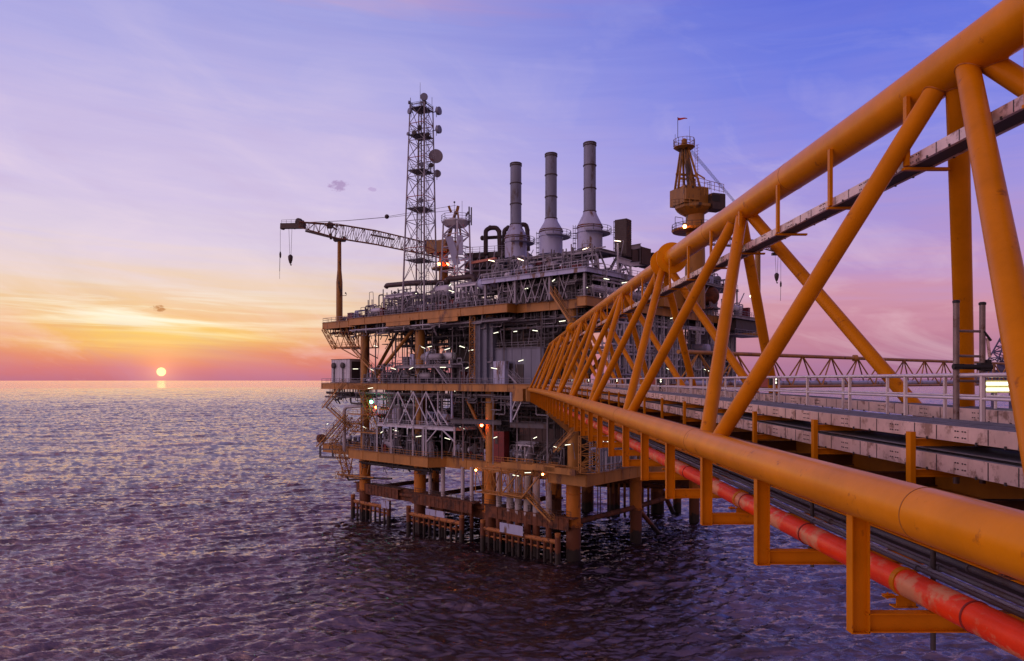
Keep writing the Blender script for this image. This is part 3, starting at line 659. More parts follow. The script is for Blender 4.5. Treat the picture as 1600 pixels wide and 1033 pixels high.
for (a0, b0), (a1, b1) in (((5.5, 4), (25.3, 4)), ((25.3, 4), (46, 4)), ((46, 4), (65.2, 4)), ((5.5, 50), (25.3, 48)), ((25.3, 48), (46, 42)), ((5.5, 25), (5.5, 50)), ((46, 4), (46, 25)), ((5.5, 4), (5.5, 25)), ((64.5, 4), (64, 25)), ((25.3, 4), (25.3, 25))):
    brace(Q(a0, b0, -25.2 if b0 < 40 else -24.6), Q(a1, b1, -25.2 if b1 < 40 else -24.6), .5, 'rust', 'jacket_brace')
    if b0 == 25: brace(Q(a0, b0, -25), Q((a0 + a1) / 2, (b0 + b1) / 2, SEA - 3), .45, 'pile', 'jacket_brace')
# interior bulkheads, cladding walls, firewalls
def wall(a0, b0, a1, b1, z0, z1, mat, corr=.9, name='cladding_wall', t=.18):
    m = MB(); p, q = Q(a0, b0, 0), Q(a1, b1, 0); d = (q - p).normalized(); n = d.cross(EZ); l = (q - p).length; c = (p + q) / 2 + EZ * ((z0 + z1) / 2)
    m.box(c, (l, t, z1 - z0), (d, n, EZ))
    if corr:
        s = corr / 2
        while s < l: m.box(p + d * s + n * (t / 2 + .02) + EZ * ((z0 + z1) / 2), (corr * .42, .10, z1 - z0 - .1), (d, n, EZ)); m.box(p + d * s - n * (t / 2 + .02) + EZ * ((z0 + z1) / 2), (corr * .42, .10, z1 - z0 - .1), (d, n, EZ)); s += corr
    return m.build(name, mat, pf, smooth=False)
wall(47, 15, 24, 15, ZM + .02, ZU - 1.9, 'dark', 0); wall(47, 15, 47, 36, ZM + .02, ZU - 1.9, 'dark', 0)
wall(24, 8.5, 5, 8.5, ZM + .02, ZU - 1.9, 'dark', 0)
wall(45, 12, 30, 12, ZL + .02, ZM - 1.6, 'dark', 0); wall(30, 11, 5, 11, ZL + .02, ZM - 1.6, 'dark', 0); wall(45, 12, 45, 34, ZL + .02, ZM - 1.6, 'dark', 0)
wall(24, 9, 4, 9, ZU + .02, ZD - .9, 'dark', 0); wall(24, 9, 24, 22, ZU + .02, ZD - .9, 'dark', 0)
wall(34, 9.8, 25.5, 9.8, ZL + .02, ZM - 1.6, 'mid', 1.1)
wall(20, 6.5, 8, 6.5, ZL + .02, -9, 'brown', 1.5)
# tall vertical ducts and blue-grey rooms on the middle deck
for x0, x1, y0, y1, bb in ((740, 750, 505, 602, 1.6), (751, 760.5, 497, 602, 2.2), (761, 770, 495, 602, 2.8)):
    a0, a1 = face_a(x1, bb), face_a(x0, bb); za = zat(y0, a0, bb)
    m = MB(); m.box(Q((a0 + a1) / 2, bb + .6, (ZM + za) / 2), (a1 - a0 - .06, 1.2, za - ZM), AXP)
    for s in range(1, 5): m.box(Q((a0 + a1) / 2, bb + .6, ZM + (za - ZM) * s / 5), (a1 - a0 + .05, 1.32, .10), AXP)
    m.build('air_duct', 'blue', pf, smooth=False)
b0 = 3.4; aR, aL = face_a(850, b0), face_a(771, b0); zt = zat(545, face_a(800, b0), b0)
m = MB(); m.box(Q((aR + aL) / 2, b0 + 2.2, (ZM + zt) / 2 + .02), (aL - aR, 4.4, zt - ZM - .04), AXP); m.box(Q((aR + aL) / 2, b0 + 2.15, zt + .06), (aL - aR + .3, 4.7, .12), AXP)
for x in (785, 800, 815, 830): m.box(Q(face_a(x, b0), b0 - .03, (ZM + zt) / 2), (.05, .06, zt - ZM - .2), AXP)
m.build('equipment_room', 'blue', pf, smooth=False)
for x0, x1, y0 in ((793, 801, 568), (805, 818, 569)):
    m = MB(); a0, a1 = face_a(x1, b0 - .08), face_a(x0, b0 - .08); za = zat(y0, a0, b0); m.box(Q((a0 + a1) / 2, b0 - .06, (ZM + za) / 2 + .1), (a1 - a0, .08, za - ZM - .2), AXP); m.build('room_door', 'dark', pf, smooth=False)
MB().rail([Q(aR, b0 + .1, zt + .1), Q(aL, b0 + .1, zt + .1)], r=.045).build('handrail', 'grey', pf)
t = thing('cabinet', SL(779, 601, 1.5), 'tall pale cabinet lit by a lamp, in front of the blue-grey room', 'cabinet')
m = MB(); a0, a1 = face_a(788, 1.5), face_a(770.5, 1.5); m.box(Q((a0 + a1) / 2, 2.2, ZM + 2.2), (a1 - a0, 1.3, 4.35), AXP); m.build('body', 'stackbase', t, smooth=False)
m = MB(); m.box(Q((a0 + a1) / 2, 1.52, ZM + 2.2), (.04, .05, 4.1), AXP); m.box(Q((a0 + a1) / 2 - .2, 1.5, ZM + 2.2), (.05, .08, .5), AXP); m.build('door_seam', 'dark', t, smooth=False)
# right face cladding: blue-grey modules seen through the bridge
for (x0, x1, aa, y0, y1, mt) in ((958, 1040, 1.2, 478, 592, 'blue'), (1040, 1066, 2.2, 490, 592, 'blue'), (1066, 1150, 1.0, 552, 592, 'blue'), (1078, 1148, 4.5, 478, 552, 'mid')):
    b0_, b1_ = face_b(x0, aa), face_b(x1, aa); z1 = min(ZU - 1.6, zat(y0, aa, (b0_ + b1_) / 2))
    z0_ = ZM + .02 if y1 > 580 else zat(y1, aa, (b0_ + b1_) / 2)
    wall(aa, b0_, aa, b1_, z0_, z1, mt, 2.2)
for i, x in enumerate((1086, 1093, 1101, 1109, 1117)):
    p = SR(x, 546, .6); t = thing('storage_drum', p, 'blue-grey horizontal drum on the right face, %s from the left in its row' % ORD[i], 'drum', 'horizontal drums on the right face')
    m = MB(); m.lathe(p - U * .2, [(.3, -2.2), (1.0, -1.9), (1.1, -1.7), (1.1, 1.7), (1.0, 1.9), (.3, 2.2)], 20, -U); m.build('shell', 'stackbase' if i % 2 else 'blue', t)
    m = MB(); m.box(p - EZ * 1.3, (2.2, .3, .9), AXP); m.build('saddle', 'dark', t, smooth=False)
wd = MB()
for x, y in ((1018, 505), (1030, 505), (1018, 530), (1030, 530), (1005, 520), (1093, 568), (1112, 572), (1131, 570), (1052, 520)):
    p = SR(x, y, .85); wd = MB(); wd.box(p, (.12, 1.6, 1.5), AXP); wd.build('window', 'black', pf, smooth=False)
    wd = MB(); wd.box(p - U * .06, (.06, 1.8, .1), AXP); wd.box(p - U * .06, (.06, .06, 1.5), AXP); wd.build('window_bar', 'grey', pf, smooth=False)
# right end galleries
deck('side_gallery', [(-4, 50), (1, 50), (1, 64), (-4, 64)], ZU, beam=.6, joist=False, bmat='grey')
m = MB(); m.box(Q(-1.6, 57, ZU - 1.9), (4, 11, 2.4), AXP); m.build('gallery_box', 'dark', pf, smooth=False)
drail([(1, 50), (-4, 50), (-4, 64), (1, 64)], ZU, 'grey')
m = MB(); m.rail([Q(-4, 50, ZU - 4.0), Q(-4, 64, ZU - 4.0)], r=.05); m.box(Q(-2, 57, ZU - 4.1), (5, 14, .12), AXP); m.build('under_gallery', 'grey', pf)
deck('high_gallery', [(-2, 38), (2, 38), (2, 56), (-2, 56)], zat(447, 0, 45), beam=.4, joist=False, bmat='grey')
m = MB()
for b in (38, 44, 50, 56): m.bar(Q(-1.8, b, ZU), Q(-1.8, b, zat(447, 0, 45)), .3, .3); m.bar(Q(-1.8, b, ZU + 2), Q(-1.8, b + 4, zat(447, 0, 45) - .3), .16, .16)
m.build('gallery_post', 'grey', pf, smooth=False)
MB().rail([Q(-2, 38, zat(447, 0, 45)), Q(-2, 56, zat(447, 0, 45))], r=.045).build('handrail', 'grey', pf)
# deck handrails
drail([(80, 2.5), (66, 2.5), (66, 0), (17.5, 0), (17.5, 2.6), (1.8, 2.6), (1.8, 0), (0, 0), (0, 50)], ZU, 'grey')
drail([(80, 9), (80, 2.5)], ZU, 'yellow')
drail([(79, 12), (79, 1.5), (52, 1.5), (52, 0), (12, 0)], ZM, 'grey')
drail([(82, 13), (82, 4), (66, 4), (66, 0), (39, 0), (37, 3.2), (8, 3.2), (8, 0), (0, 0), (0, 55)], ZL, 'yellow')
drail([(24, 0), (0, 0), (0, 20)], ZD, 'white')
drail([(face_a(706, 1.3), 1.3), (face_a(621, 1.3), 1.3)], zat(571, face_a(660, 1.2), 1.2), 'grey')
drail([(face_a(709, .4), .5), (face_a(590, .4), .5)], zI, 'white', h=.9)
# cantilever lattice under the left end of the upper deck
m = MB()
p0, p1, p2, p3 = Q(80, 2.8, ZU - 1.4), Q(75.5, 2.8, ZU - 6.2), Q(66, 2.8, ZU - 6.2), Q(66, 2.8, ZM + 1.6)
for bb in (0, 5.8):
    o = W * bb
    m.lattice(p0 + o, p1 + o, .9, .9, 7, .10, .06); m.tube(p1 + o, p2 + o, .13, 8); m.tube(p2 + o - U * 0, p2 + o + EZ * 4.8, .13, 8)
    for s in range(4): q = p1.lerp(p2, s / 4) + o; q2 = p1.lerp(p2, (s + 1) / 4) + o; m.tube(q, q2 + EZ * 4.6, .08, 6); m.tube(q2, q + EZ * 4.6, .08, 6)
    m.tube(p1 + o - U * 2, Q(66.3, 2.8, ZM + 6) + o, .14, 8)
m.box(Q(71, 5.8, ZU - 6.3), (9.5, 6, .12), AXP)
m.build('cantilever_lattice', 'yellow', pf)
MB().rail([Q(76, 2.9, ZU - 6.2), Q(66, 2.9, ZU - 6.2)], r=.045).build('handrail', 'yellow', pf)
# stairs
def stair(p, q, width, label, mat='yellow', ax=None):
    p, q = Vector(p), Vector(q); d = q - p; hd = V(d.x, d.y, 0).normalized(); side = hd.cross(EZ)
    t = thing('stairway', p, label, 'stairs')
    for s in (-1, 1):
        m = MB(); o = side * (s * width / 2); m.bar(p + o, q + o, .09, .32); m.build('stringer', mat, t, smooth=False)
        m = MB(); m.rail([], r=.04); n = max(2, int(d.length / 1.6))
        for i in range(n + 1): c = p.lerp(q, i / n) + o; m.tube(c, c + EZ * 1.05, .04, 5)
        m.tube(p + o + EZ * 1.05, q + o + EZ * 1.05, .045, 6); m.tube(p + o + EZ * .55, q + o + EZ * .55, .035, 6); m.build('handrail', mat, t)
    m = MB(); n = max(3, int(abs(d.z) / .25))
    for i in range(n): c = p.lerp(q, (i + .5) / n); m.box(c, (.28, width, .05), (hd, side, EZ))
    m.build('tread', 'dark', t, smooth=False); return t
stair(SL(863, 457, -.8), SL(893, 503, -.8), 1.2, 'yellow stairway slanting down from the upper deck just above the bridge end')
stair(Q(67, -.6, ZM), Q(75, -.6, -6.6), 1.1, 'yellow stairway just below the container at the left end of the middle deck')
stair(Q(75, .8, -6.6), Q(66.5, .8, -11), 1.1, 'yellow stairway below the green lamp at the left end')
stair(Q(66, -.8, -8), Q(77, -.8, ZL), 1.1, 'long yellow stairway running down left to the lowest platform')
stair(Q(69.5, 3.4, ZU - 6.2), Q(57, 3.4, ZM), 1.1, 'brown stairway behind the far-left leg, between the upper lattice and middle deck')
stair(SL(702, 600, 1.6), SL(682, 572, 1.6), 1.1, 'grey stairway rising from the middle deck to the small pale mezzanine', 'grey')
stair(SL(811, 600, .6), SL(797, 585, .6), 1.1, 'short grey stairway with rails in front of the blue-grey room', 'grey')
stair(SL(868, 706, .2), SL(902, 670, .2), 1.2, 'yellow stairway rising from the lowest deck behind the first hanger posts')
stair(SL(820, 771, -1), SL(863, 815, -1), 1.1, 'rusty stairway dropping from the hung yellow platform towards the sea')
stair(SL(840, 716, 2.4), SL(868, 690, 2.4), 1.0, 'dark stairway on the lowest deck beside the gooseneck lamp', 'dark')
# hung yellow access frames below the lowest deck
m = MB(); a0, a1 = face_a(820, -1), face_a(744, -1); zt, zb = ZL - .6, ZL - 5.2
for bb in (-1.2, 1.6):
    m.tube(Q(a0, bb, zb), Q(a1, bb, zb), .10, 8); m.tube(Q(a0, bb, zt), Q(a1, bb, zt), .12, 8); n = 6
    for i in range(n + 1):
        a = a0 + (a1 - a0) * i / n; m.tube(Q(a, bb, zb), Q(a, bb, zt), .08, 6)
        if i < n: a2 = a0 + (a1 - a0) * (i + 1) / n; m.tube(Q(a, bb, zb if i % 2 else zt), Q(a2, bb, zt if i % 2 else zb), .07, 6)
m.box(Q((a0 + a1) / 2, .2, zb - .05), (a1 - a0, 2.8, .12), AXP); m.build('access_frame', 'yellow', pf)
m = MB(); p = [SL(x, y, -2) for x, y in ((784, 771), (816, 777), (816, 733), (784, 731))]; 
for i in range(4): m.bar(p[i], p[(i + 1) % 4], .22, .22)
m.bar(p[0], SL(812, 736, -2), .2, .2); m.bar(p[1], SL(853, 731, -2), .2, .2); m.box((p[0] + p[1]) / 2 + W * 1.2, ((p[0] - p[1]).length, 2.4, .12), AXP)
m.rail([p[0] + EZ * .1, p[1] + EZ * .1], r=.04); m.build('access_frame', 'yellow', pf)
for x0, x1, y in ((784, 833, 728), (852, 900, 736), (833, 868, 731)):
    m = MB(); a0, a1 = face_a(x0, -2), face_a(x1, -2); z = zat(y, (a0 + a1) / 2, -2); m.box(Q((a0 + a1) / 2, -.4, z), (abs(a1 - a0), 3.4, .5), AXP); m.box(Q((a0 + a1) / 2, -2.15, z), (abs(a1 - a0), .2, 1.0), AXP); m.build('access_landing', 'yellow', pf, smooth=False)
m = MB(); m.rail([SL(845, 733, -2), SL(890, 739, -2)], r=.045); m.rail([SL(784, 724, -2), SL(833, 728, -2)], r=.045)
m.build('handrail', 'yellow', pf)
m = MB(); c0, c1 = SL(920, 738, -1.5), SL(920, 682, -1.5); m.lattice(c0, c1, 3, 3, 4, .11, .07); m.build('access_tower', 'yellow', pf)
for x in (853, 861): m = MB(); m.bar(SL(x, 766, 0), SL(x, 735, 0), .15, .15); m.build('hanger', 'yellow', pf)
m = MB(); c0 = SL(532, 742, 2); m.lattice(SL(530, 742, 2), SL(545, 740, 2), 2.2, 1.6, 3, .09, .06)
for q in ((528, 702), (537, 706), (552, 708), (570, 708), (580, 712)): m.bar(SL(q[0], q[1], 2), SL(q[0] + (8 if q[0] < 550 else -6), 741, 2), .2, .2)
m.bar(SL(527, 741, 2), SL(584, 746, 2), .3, .3); m.box(SL(555, 745, 3.5), (9, 3, .12), AXP); m.build('access_frame', 'yellow', pf)
m = MB(); m.path([SL(540, 742, 2.5), SL(545, 750, 2.5), SL(575, 747, 2.5), SL(612, 748, 2.5)], .22, 8); m.build('boat_landing_pipe', 'dark', pf)
# grey hanging frame and flare-side box at the lower left
m = MB()
for x in (500.5, 520): m.bar(SL(x, 697, 4), SL(x, 714, 4), .45, .45)
m.bar(SL(500, 714, 4), SL(546, 716, 4), .4, .5); m.bar(SL(500, 702, 4), SL(530, 702, 4), .25, .3); m.build('hanging_frame', 'mid', pf, smooth=False)
m = MB(); m.lathe(SL(502, 685, 4), [(.2, -1.2), (1.0, -.8), (1.1, .2), (.8, 1.0), (.2, 1.4)], 16, W); m.build('hose_reel', 'rust', pf)
# container on the middle deck, far left
t = thing('container', Q(73, 4, ZM), 'pale container with two wall fans at the far left of the middle deck', 'container')
m = MB(); m.box(Q(72.6, 5.2, ZM + 3.0), (7.4, 5.6, 5.4), AXP)
for s in range(8): m.box(Q(69.2 + s * .97, 2.38, ZM + 3.0), (.08, .06, 5.2), AXP)
m.build('shell', 'white', t, smooth=False)
m = MB(); m.box(Q(72.6, 5.2, ZM + 5.76), (7.6, 5.8, .12), AXP); m.box(Q(72.6, 5.2, ZM + .22), (7.6, 5.8, .2), AXP); m.build('rim', 'brown', t, smooth=False)
m = MB(); m.box(Q(68.86, 5.2, ZM + 3), (.06, 4.6, 4.4), AXP); m.build('side_opening', 'dark', t, smooth=False)
for a in (75, 71.4): m = MB(); m.lathe(Q(a, 2.1, ZM + 4.3), [(.62, -.3), (.7, -.1), (.7, .2), (.4, .3)], 14, -W); m.tube(Q(a, 2.2, ZM + 4), Q(a, 2.2, ZM + .4), .12, 6); m.build('wall_fan', 'dark', t)
# grey triangular bracing frames between the lowest and middle decks
for x in (622, 646, 666):
    m = MB(); p = SL(x, 612, -.1); q = SL(x, 664, -.1); m.bar(p, q, .2, .2)
    for dxx in (-24, 24): m.bar(p, SL(x + dxx * .98, 664, -.1), .2, .2)
    m.build('truss_frame', 'white', pf, smooth=False)
for x in (589, 611, 645, 661.5, 665.5, 710): m = MB(); m.bar(SL(x, 667, .2), SL(x, 712 if x > 600 else 706, .2), .34, .34); m.build('truss_post', 'white', pf, smooth=False)
m = MB(); m.bar(SL(667, 690, .1), SL(682, 672, .1), .2, .2); m.bar(SL(666, 640, .1), SL(682, 664, .1), .24, .24); m.bar(SL(684, 640, .1), SL(700, 664, .1), .24, .24); m.bar(SL(684, 612, .1), SL(684, 664, .1), .24, .24); m.bar(SL(692, 672, .2), SL(710, 690, .2), .24, .24); m.build('truss_brace', 'white', pf, smooth=False)
for x, y0, y1 in ((706.5, 611, 654), (799, 613, 660)): m = MB(); m.tube(SL(x, y0, -.3), SL(x, y1, -.3), .24, 12); m.build('hanging_column', 'stackbase', pf)
for x0, x1, y0, dz in ((704, 785, 658, 1), (797, 850, 664, 1)):
    m = MB(); p, q = SL(x0, y0, -.3), SL(x0, y0, -.3) + W * 14 ; m.ibeam(p, p - U * ((x1 - x0) * .13) + W * ((x1 - x0) * .04), .5, .9, .05); m.build('hung_girder', 'mid', pf, smooth=False)
m = MB(); m.bar(SL(802, 656, -.3), SL(815, 628, -.3), .22, .22); m.bar(SL(800, 640, -.3), SL(806, 625, -.3), .2, .2); m.build('truss_brace', 'white', pf, smooth=False)
m = MB(); m.box(SL(816, 617, -1.2), (2.4, 2.6, 2.2), AXP); m.box(at(838, 616, 121), (3.5, 4, 2.4)); m.build('bridge_bearing', 'yellow', pf, smooth=False)
m = MB(); m.ibeam(at(856, 642, 117), at(890, 672, 119), .7, .9, .06); m.ibeam(at(840, 632, 119), at(905, 636, 119), .6, .9, .06); m.build('bridge_bracket', 'yellow', pf, smooth=False)
# risers, splash-zone guard beams with hanging fenders, white boards
for x, b, r in ((672, 3.2, .36), (692, 3.2, .44), (723, 3, .38), (737, 3, .38)):
    MB().tube(SL(x, 730, b), V(SL(x, 730, b).x, SL(x, 730, b).y, SEA - 5), r, 14).build('riser', 'riser', pf)
for x, r in ((779.5, .55), (797, .68), (810, .68), (824, .7), (838, .66), (857.5, .55)):
    p = SL(x, 760, 2.2); MB().tube(V(p.x, p.y, ZL - 1.6), V(p.x, p.y, SEA - 5), r, 18).build('riser', 'riser', pf)
for i, (x0, x1, bb) in enumerate(((552, 608, 1.5), (639, 722, .2), (755, 872, 0))):
    a1, a0 = face_a(x0, bb), face_a(x1, bb); L_ = a1 - a0; z = -28.0
    t = MB(); t.tube(Q(a0, bb, z), Q(a1, bb, z), .42, 14); t.tube(Q(a0, bb + .3, z - 1.4), Q(a1, bb + .3, z - 1.4), .2, 10); t.build('guard_tube', 'fender', pf)
    n = int(L_ / 1.45)
    for k in range(n + 1):
        a = a0 + L_ * k / n; big = k in (0, n); r = .5 if big else .26
        MB().tube(Q(a, bb - (.1 if big else 0), z + (1.6 if big else -.2)), Q(a, bb - (.1 if big else 0), SEA - 2 if big or k % 2 else SEA - .4), r, 12).build('fender_post', 'pile', pf)
    m = MB(); m.box(Q((a0 + a1) / 2, bb + 1.7, z + 2.9), (L_ + 2, .18, 2.2), AXP); m.box(Q((a0 + a1) / 2, bb + 2.4, z + 4.0), (L_ + 4, 1.8, .16), AXP)
    for k in range(int(L_ / 1.2)): m.box(Q(a0 + 1.2 * k, bb + 1.58, z + 2.9), (.10, .10, 2.2), AXP)
    m.build('guard_wall', 'rust', pf, smooth=False)
    MB().rail([Q(a0 - 1.5, bb + 1.7, z + 4.05), Q(a1 + 1.5, bb + 1.7, z + 4.05)], r=.045).build('handrail', 'brown', pf)
m = MB(); m.box(Q(31, 4.6, -24.9), (24, 1.4, .5), AXP); m.box(Q(31, 4.0, -26.2), (22, .2, 2.2), AXP); m.box(Q(52, 4.6, -24.2), (24, 1.6, .5), AXP); m.box(Q(53, 4.0, -25.4), (22, .2, 2.2), AXP); m.build('jacket_walkway', 'rust', pf, smooth=False)
MB().rail([Q(43, 3.9, -24.6), Q(12, 3.9, -24.6)], r=.045).build('handrail', 'brown', pf)
for i, (x0, x1, y0, y1, lab) in enumerate(((781, 817, 816, 831, 'blank white board on the rusty guard beam, nearest and largest of three'), (665, 694.5, 794.5, 806, 'blank white board between legs above the middle guard beam'), (596, 608, 781, 791, 'small blank white board beside the far-left guard beam'))):
    bb = -.6 if i == 0 else .4; a1, a0 = face_a(x0, bb), face_a(x1, bb); z1 = zat(y0, a1, bb); z0 = z1 - (1.75 if i == 0 else 1.7)
    t = thing('name_board', Q((a0 + a1) / 2, bb, z0), lab, 'sign'); m = MB(); m.box(Q((a0 + a1) / 2, bb, (z0 + z1) / 2), (a1 - a0, .08, z1 - z0), AXP); m.build('panel', 'stackbase', t, smooth=False)
    m = MB(); m.box(Q(a0 + .4, bb + .6, (z0 + z1) / 2), (.14, 1.2, .14), AXP); m.box(Q(a1 - .4, bb + .6, (z0 + z1) / 2), (.14, 1.2, .14), AXP); m.build('bracket', 'rust', t, smooth=False)
# second jacket seen to the right under the bridge: dark legs, girder and a row of thin piles
for x, Y_, r in ((918, 172, 1.5), (1027, 170, 1.6), (1058, 171, 1.0)):
    p = at(x, 780, Y_); MB().tube(V(p.x, p.y, SEA - 4), V(p.x, p.y, ZL - 1.5), r, 18).build('jacket_leg', 'pile', pf)
m = MB(); p, q = at(930, 752, 168), at(1100, 757, 168); m.ibeam(p, q, 1.6, 2.4, .2); m.ibeam(at(955, 742, 160), at(1110, 742, 160), 1.6, 1.6, .2); m.build('jacket_girder', 'rust', pf, smooth=False)
MB().tube(at(1036, 768, 170), at(1052, 802, 166), .55, 10).build('jacket_brace', 'pile', pf)
for i, x in enumerate((934, 938, 950.5, 958, 967, 976, 985.5, 995, 1004, 1013)):
    p = at(x, 770, 167); MB().tube(V(p.x, p.y, -24.5), V(p.x, p.y, SEA - 2), .30 if i > 1 else .12, 8).build('slim_pile', 'pile', pf)
for i, x in enumerate((965, 991)):
    p = at(x, 733, 150); m = MB(); m.lathe(p, [(.55, -1.3), (.62, -1.2), (.95, 1.2), (1.0, 1.4)], 16); tag(rebase(m.build('vent_funnel', 'white'), p), 'tapered white funnel hanging under the right part of the lowest deck, %s' % ('left one' if i == 0 else 'right one'), 'funnel')

# ---------------------------------------------------------------- exhaust stacks
def stack(x, Y_, ytop, ycone0, ycone1, ybase, label, rp, rb):
    c = at(x, ybase, Y_); t = thing('exhaust_stack', c, label, 'exhaust stack', 'three tall exhaust stacks'); z = lambda y: (HY - y) * Y_ / F
    m = MB(); m.lathe(V(c.x, c.y, 0), [(rp, z(ycone0)), (rp, z(ytop)), (rp - .08, z(ytop) + .02), (rp - .1, z(ytop) - 1.0)], 40); m.build('pipe', 'stack', t)
    h = z(ytop) - z(ycone0)
    for s in (0, .33, .665, .955, .985):
        m = MB(); m.lathe(V(c.x, c.y, z(ycone0) + h * s), [(rp, -.10), (rp + .12, -.08), (rp + .12, .08), (rp, .10)], 40)
        m.build('flange_ring', 'brown', t)
    m = MB(); m.lathe(V(c.x, c.y, 0), [(rb, z(ycone1)), (rb * .97, z(ycone1) + .5), (rp + .25, z(ycone0) - .7), (rp + .02, z(ycone0))], 40); m.build('cone', 'stackbase', t)
    m = MB(); m.lathe(V(c.x, c.y, 0), [(rb * 1.02, z(ybase)), (rb, z(ybase) + .3), (rb, z(ycone1))], 40)
    for s in (.0, .5): m.lathe(V(c.x, c.y, z(ycone1) - s * 2), [(rb, -.08), (rb + .15, -.06), (rb + .15, .06), (rb, .08)], 40)
    m.build('silencer', 'stackbase', t)
    m = MB(); m.lathe(V(c.x, c.y, z(ycone1) + .1), [(rb, -.35), (rb + .05, -.3), (rb + .05, .2), (rb, .25)], 40); m.build('stained_band', 'rust', t)
    m = MB(); zp = z(ycone1) - 1.2; pts = []
    for i in range(9):
        th = math.radians(-110 + 22 * i); pts.append(V(c.x + (rb + 1.7) * math.cos(th), c.y + (rb + 1.7) * math.sin(th), zp))
    for p0, p1 in zip(pts, pts[1:]): m.bar(p0.lerp(V(c.x, c.y, zp), .2), p1.lerp(V(c.x, c.y, zp), .2), 1.4, .10)
    m.rail(pts, r=.05, step=1.2); e = pts[6]; m.rail([e + V(0, 0, 0), e + V(1.6, 0, 0), e + V(1.6, -2, 0)], r=.05)
    m.build('access_ring', 'grey', t)
    m = MB(); lx = c.x + rb + 2.0; zz = z(ybase) - 3
    for dxx in (0, .5): m.tube(V(lx + dxx, c.y - 1, zz), V(lx + dxx, c.y - 1, zp + 2.3), .05, 5)
    while zz < zp + 2.2: m.tube(V(lx, c.y - 1, zz), V(lx + .5, c.y - 1, zz), .03, 4); zz += .35
    zz = z(ybase) - 1
    while zz < zp + 2.2: m.lathe(V(lx + .25, c.y - 1.35, zz), [(.38, -.02), (.4, -.02), (.4, .02), (.38, .02)], 10); zz += 1.0
    m.build('caged_ladder', 'grey', t); return t
stack(806, 148, 255, 351, 372, 404, 'exhaust stack farthest left and shortest of the three', 1.17, 2.3)
stack(861, 141.3, 240, 342, 362, 398, 'exhaust stack in the middle of the three', 1.17, 2.32)
stack(921.5, 134.8, 223, 331, 356, 390, 'exhaust stack farthest right and tallest of the three', 1.17, 2.42)
# support frames under the stacks, standing on the module deck
def sframe(c, wdt, dep, z0, z1, label, mat='grey', name='support_frame'):
    t = thing(name, V(c.x, c.y, z0), label, 'steel frame'); k = [(-1, -1), (1, -1), (1, 1), (-1, 1)]; p = [V(c.x, c.y, 0) + U * (i * wdt / 2) + W * (j * dep / 2) for i, j in k]
    for q in p: m = MB(); m.ibeam(q + EZ * z0, q + EZ * z1, .4, .4, .06, up=W); m.build('column', mat, t, smooth=False)
    m = MB()
    for i in range(4): m.ibeam(p[i] + EZ * (z1 + .2), p[(i + 1) % 4] + EZ * (z1 + .2), .35, .45, .05)
    m.box(V(c.x, c.y, z1 + .46), (wdt + .6, dep + .6, .1), AXP); m.build('top_beam', mat, t, smooth=False)
    m = MB()
    for i in range(4):
        a_, b_ = p[i], p[(i + 1) % 4]; mid_ = (a_ + b_) / 2
        m.bar(mid_ + EZ * z0, a_.lerp(b_, .1) + EZ * (z1 - .1), .22, .22); m.bar(mid_ + EZ * z0, a_.lerp(b_, .9) + EZ * (z1 - .1), .22, .22)
    m.build('brace', mat, t, smooth=False)
    return t
for i, (x, Y_, yb) in enumerate(((812, 143, 404), (866, 136, 398), (925, 129.5, 390))):
    c = at(x, yb, Y_); sframe(c, 7.2, 7.5, ZD + .05, c.z - 1.1, 'light grey steel frame carrying the %s exhaust stack' % ('shortest left', 'middle', 'tallest right')[i])
# brown louvred box and the cooler box beside it
t = thing('louvred_tower', at(973.5, 396, 131), 'dark brown square louvred tower right of the tallest stack', 'vent tower')
c = at(973.5, 385, 131); zz = (HY - 344) * 131 / F
m = MB(); m.box(V(c.x, c.y, (c.z - 2 + zz) / 2), (2.4, 2.0, zz - c.z + 2), (V(.8, -.6, 0), V(.6, .8, 0), EZ)); m.build('casing', 'brown', t, smooth=False)
m = MB(); h = c.z - 1.8
while h < zz: m.box(V(c.x, c.y, h), (2.52, 2.12, .05), (V(.8, -.6, 0), V(.6, .8, 0), EZ)); h += .34
m.build('louvre', 'dark', t, smooth=False)
t = thing('cooler_box', at(1000, 412, 135), 'dark boxy cooler unit with a pale roof beam right of the brown louvred tower', 'cooler')
c = at(998, 402, 136); m = MB(); m.box(c, (3.4, 3.4, 3.2), AXP); m.box(c + W * 3.9 - EZ * .2, (3.2, 2.4, 2.6), AXP); m.box(c - W * 3.4 - EZ * .3, (2.6, 2.2, 2.2), AXP); m.build('casing', 'brown', t, smooth=False)
m = MB(); m.ibeam(at(964, 391, 130), at(1001, 384, 134), .6, .9, .08); m.bar(at(1001, 385, 134), at(1001, 412, 134), .35, .35); m.bar(at(1001, 388, 134), at(1009, 411, 136), .25, .25); m.bar(at(1013, 393, 137), at(1013, 411, 137), .3, .3); m.build('roof_beam', 'grey', t, smooth=False)
m = MB(); m.ibeam(at(965, 406, 128), at(985, 412, 131), .6, 1.1, .08); m.ibeam(at(985, 413, 131), at(1020, 411, 139), .5, .7, .08); m.bar(at(985, 413, 131), at(985, 436, 131), .4, .4); m.bar(at(975, 412, 129), at(984, 430, 131), .25, .25); m.bar(at(975, 412, 129), at(966, 424, 128), .25, .25); m.bar(at(974, 430, 129), at(984, 436, 131), .25, .25); m.bar(at(965, 380, 128), at(965, 470, 128), .28, .28); m.build('support_frame', 'white', t, smooth=False)
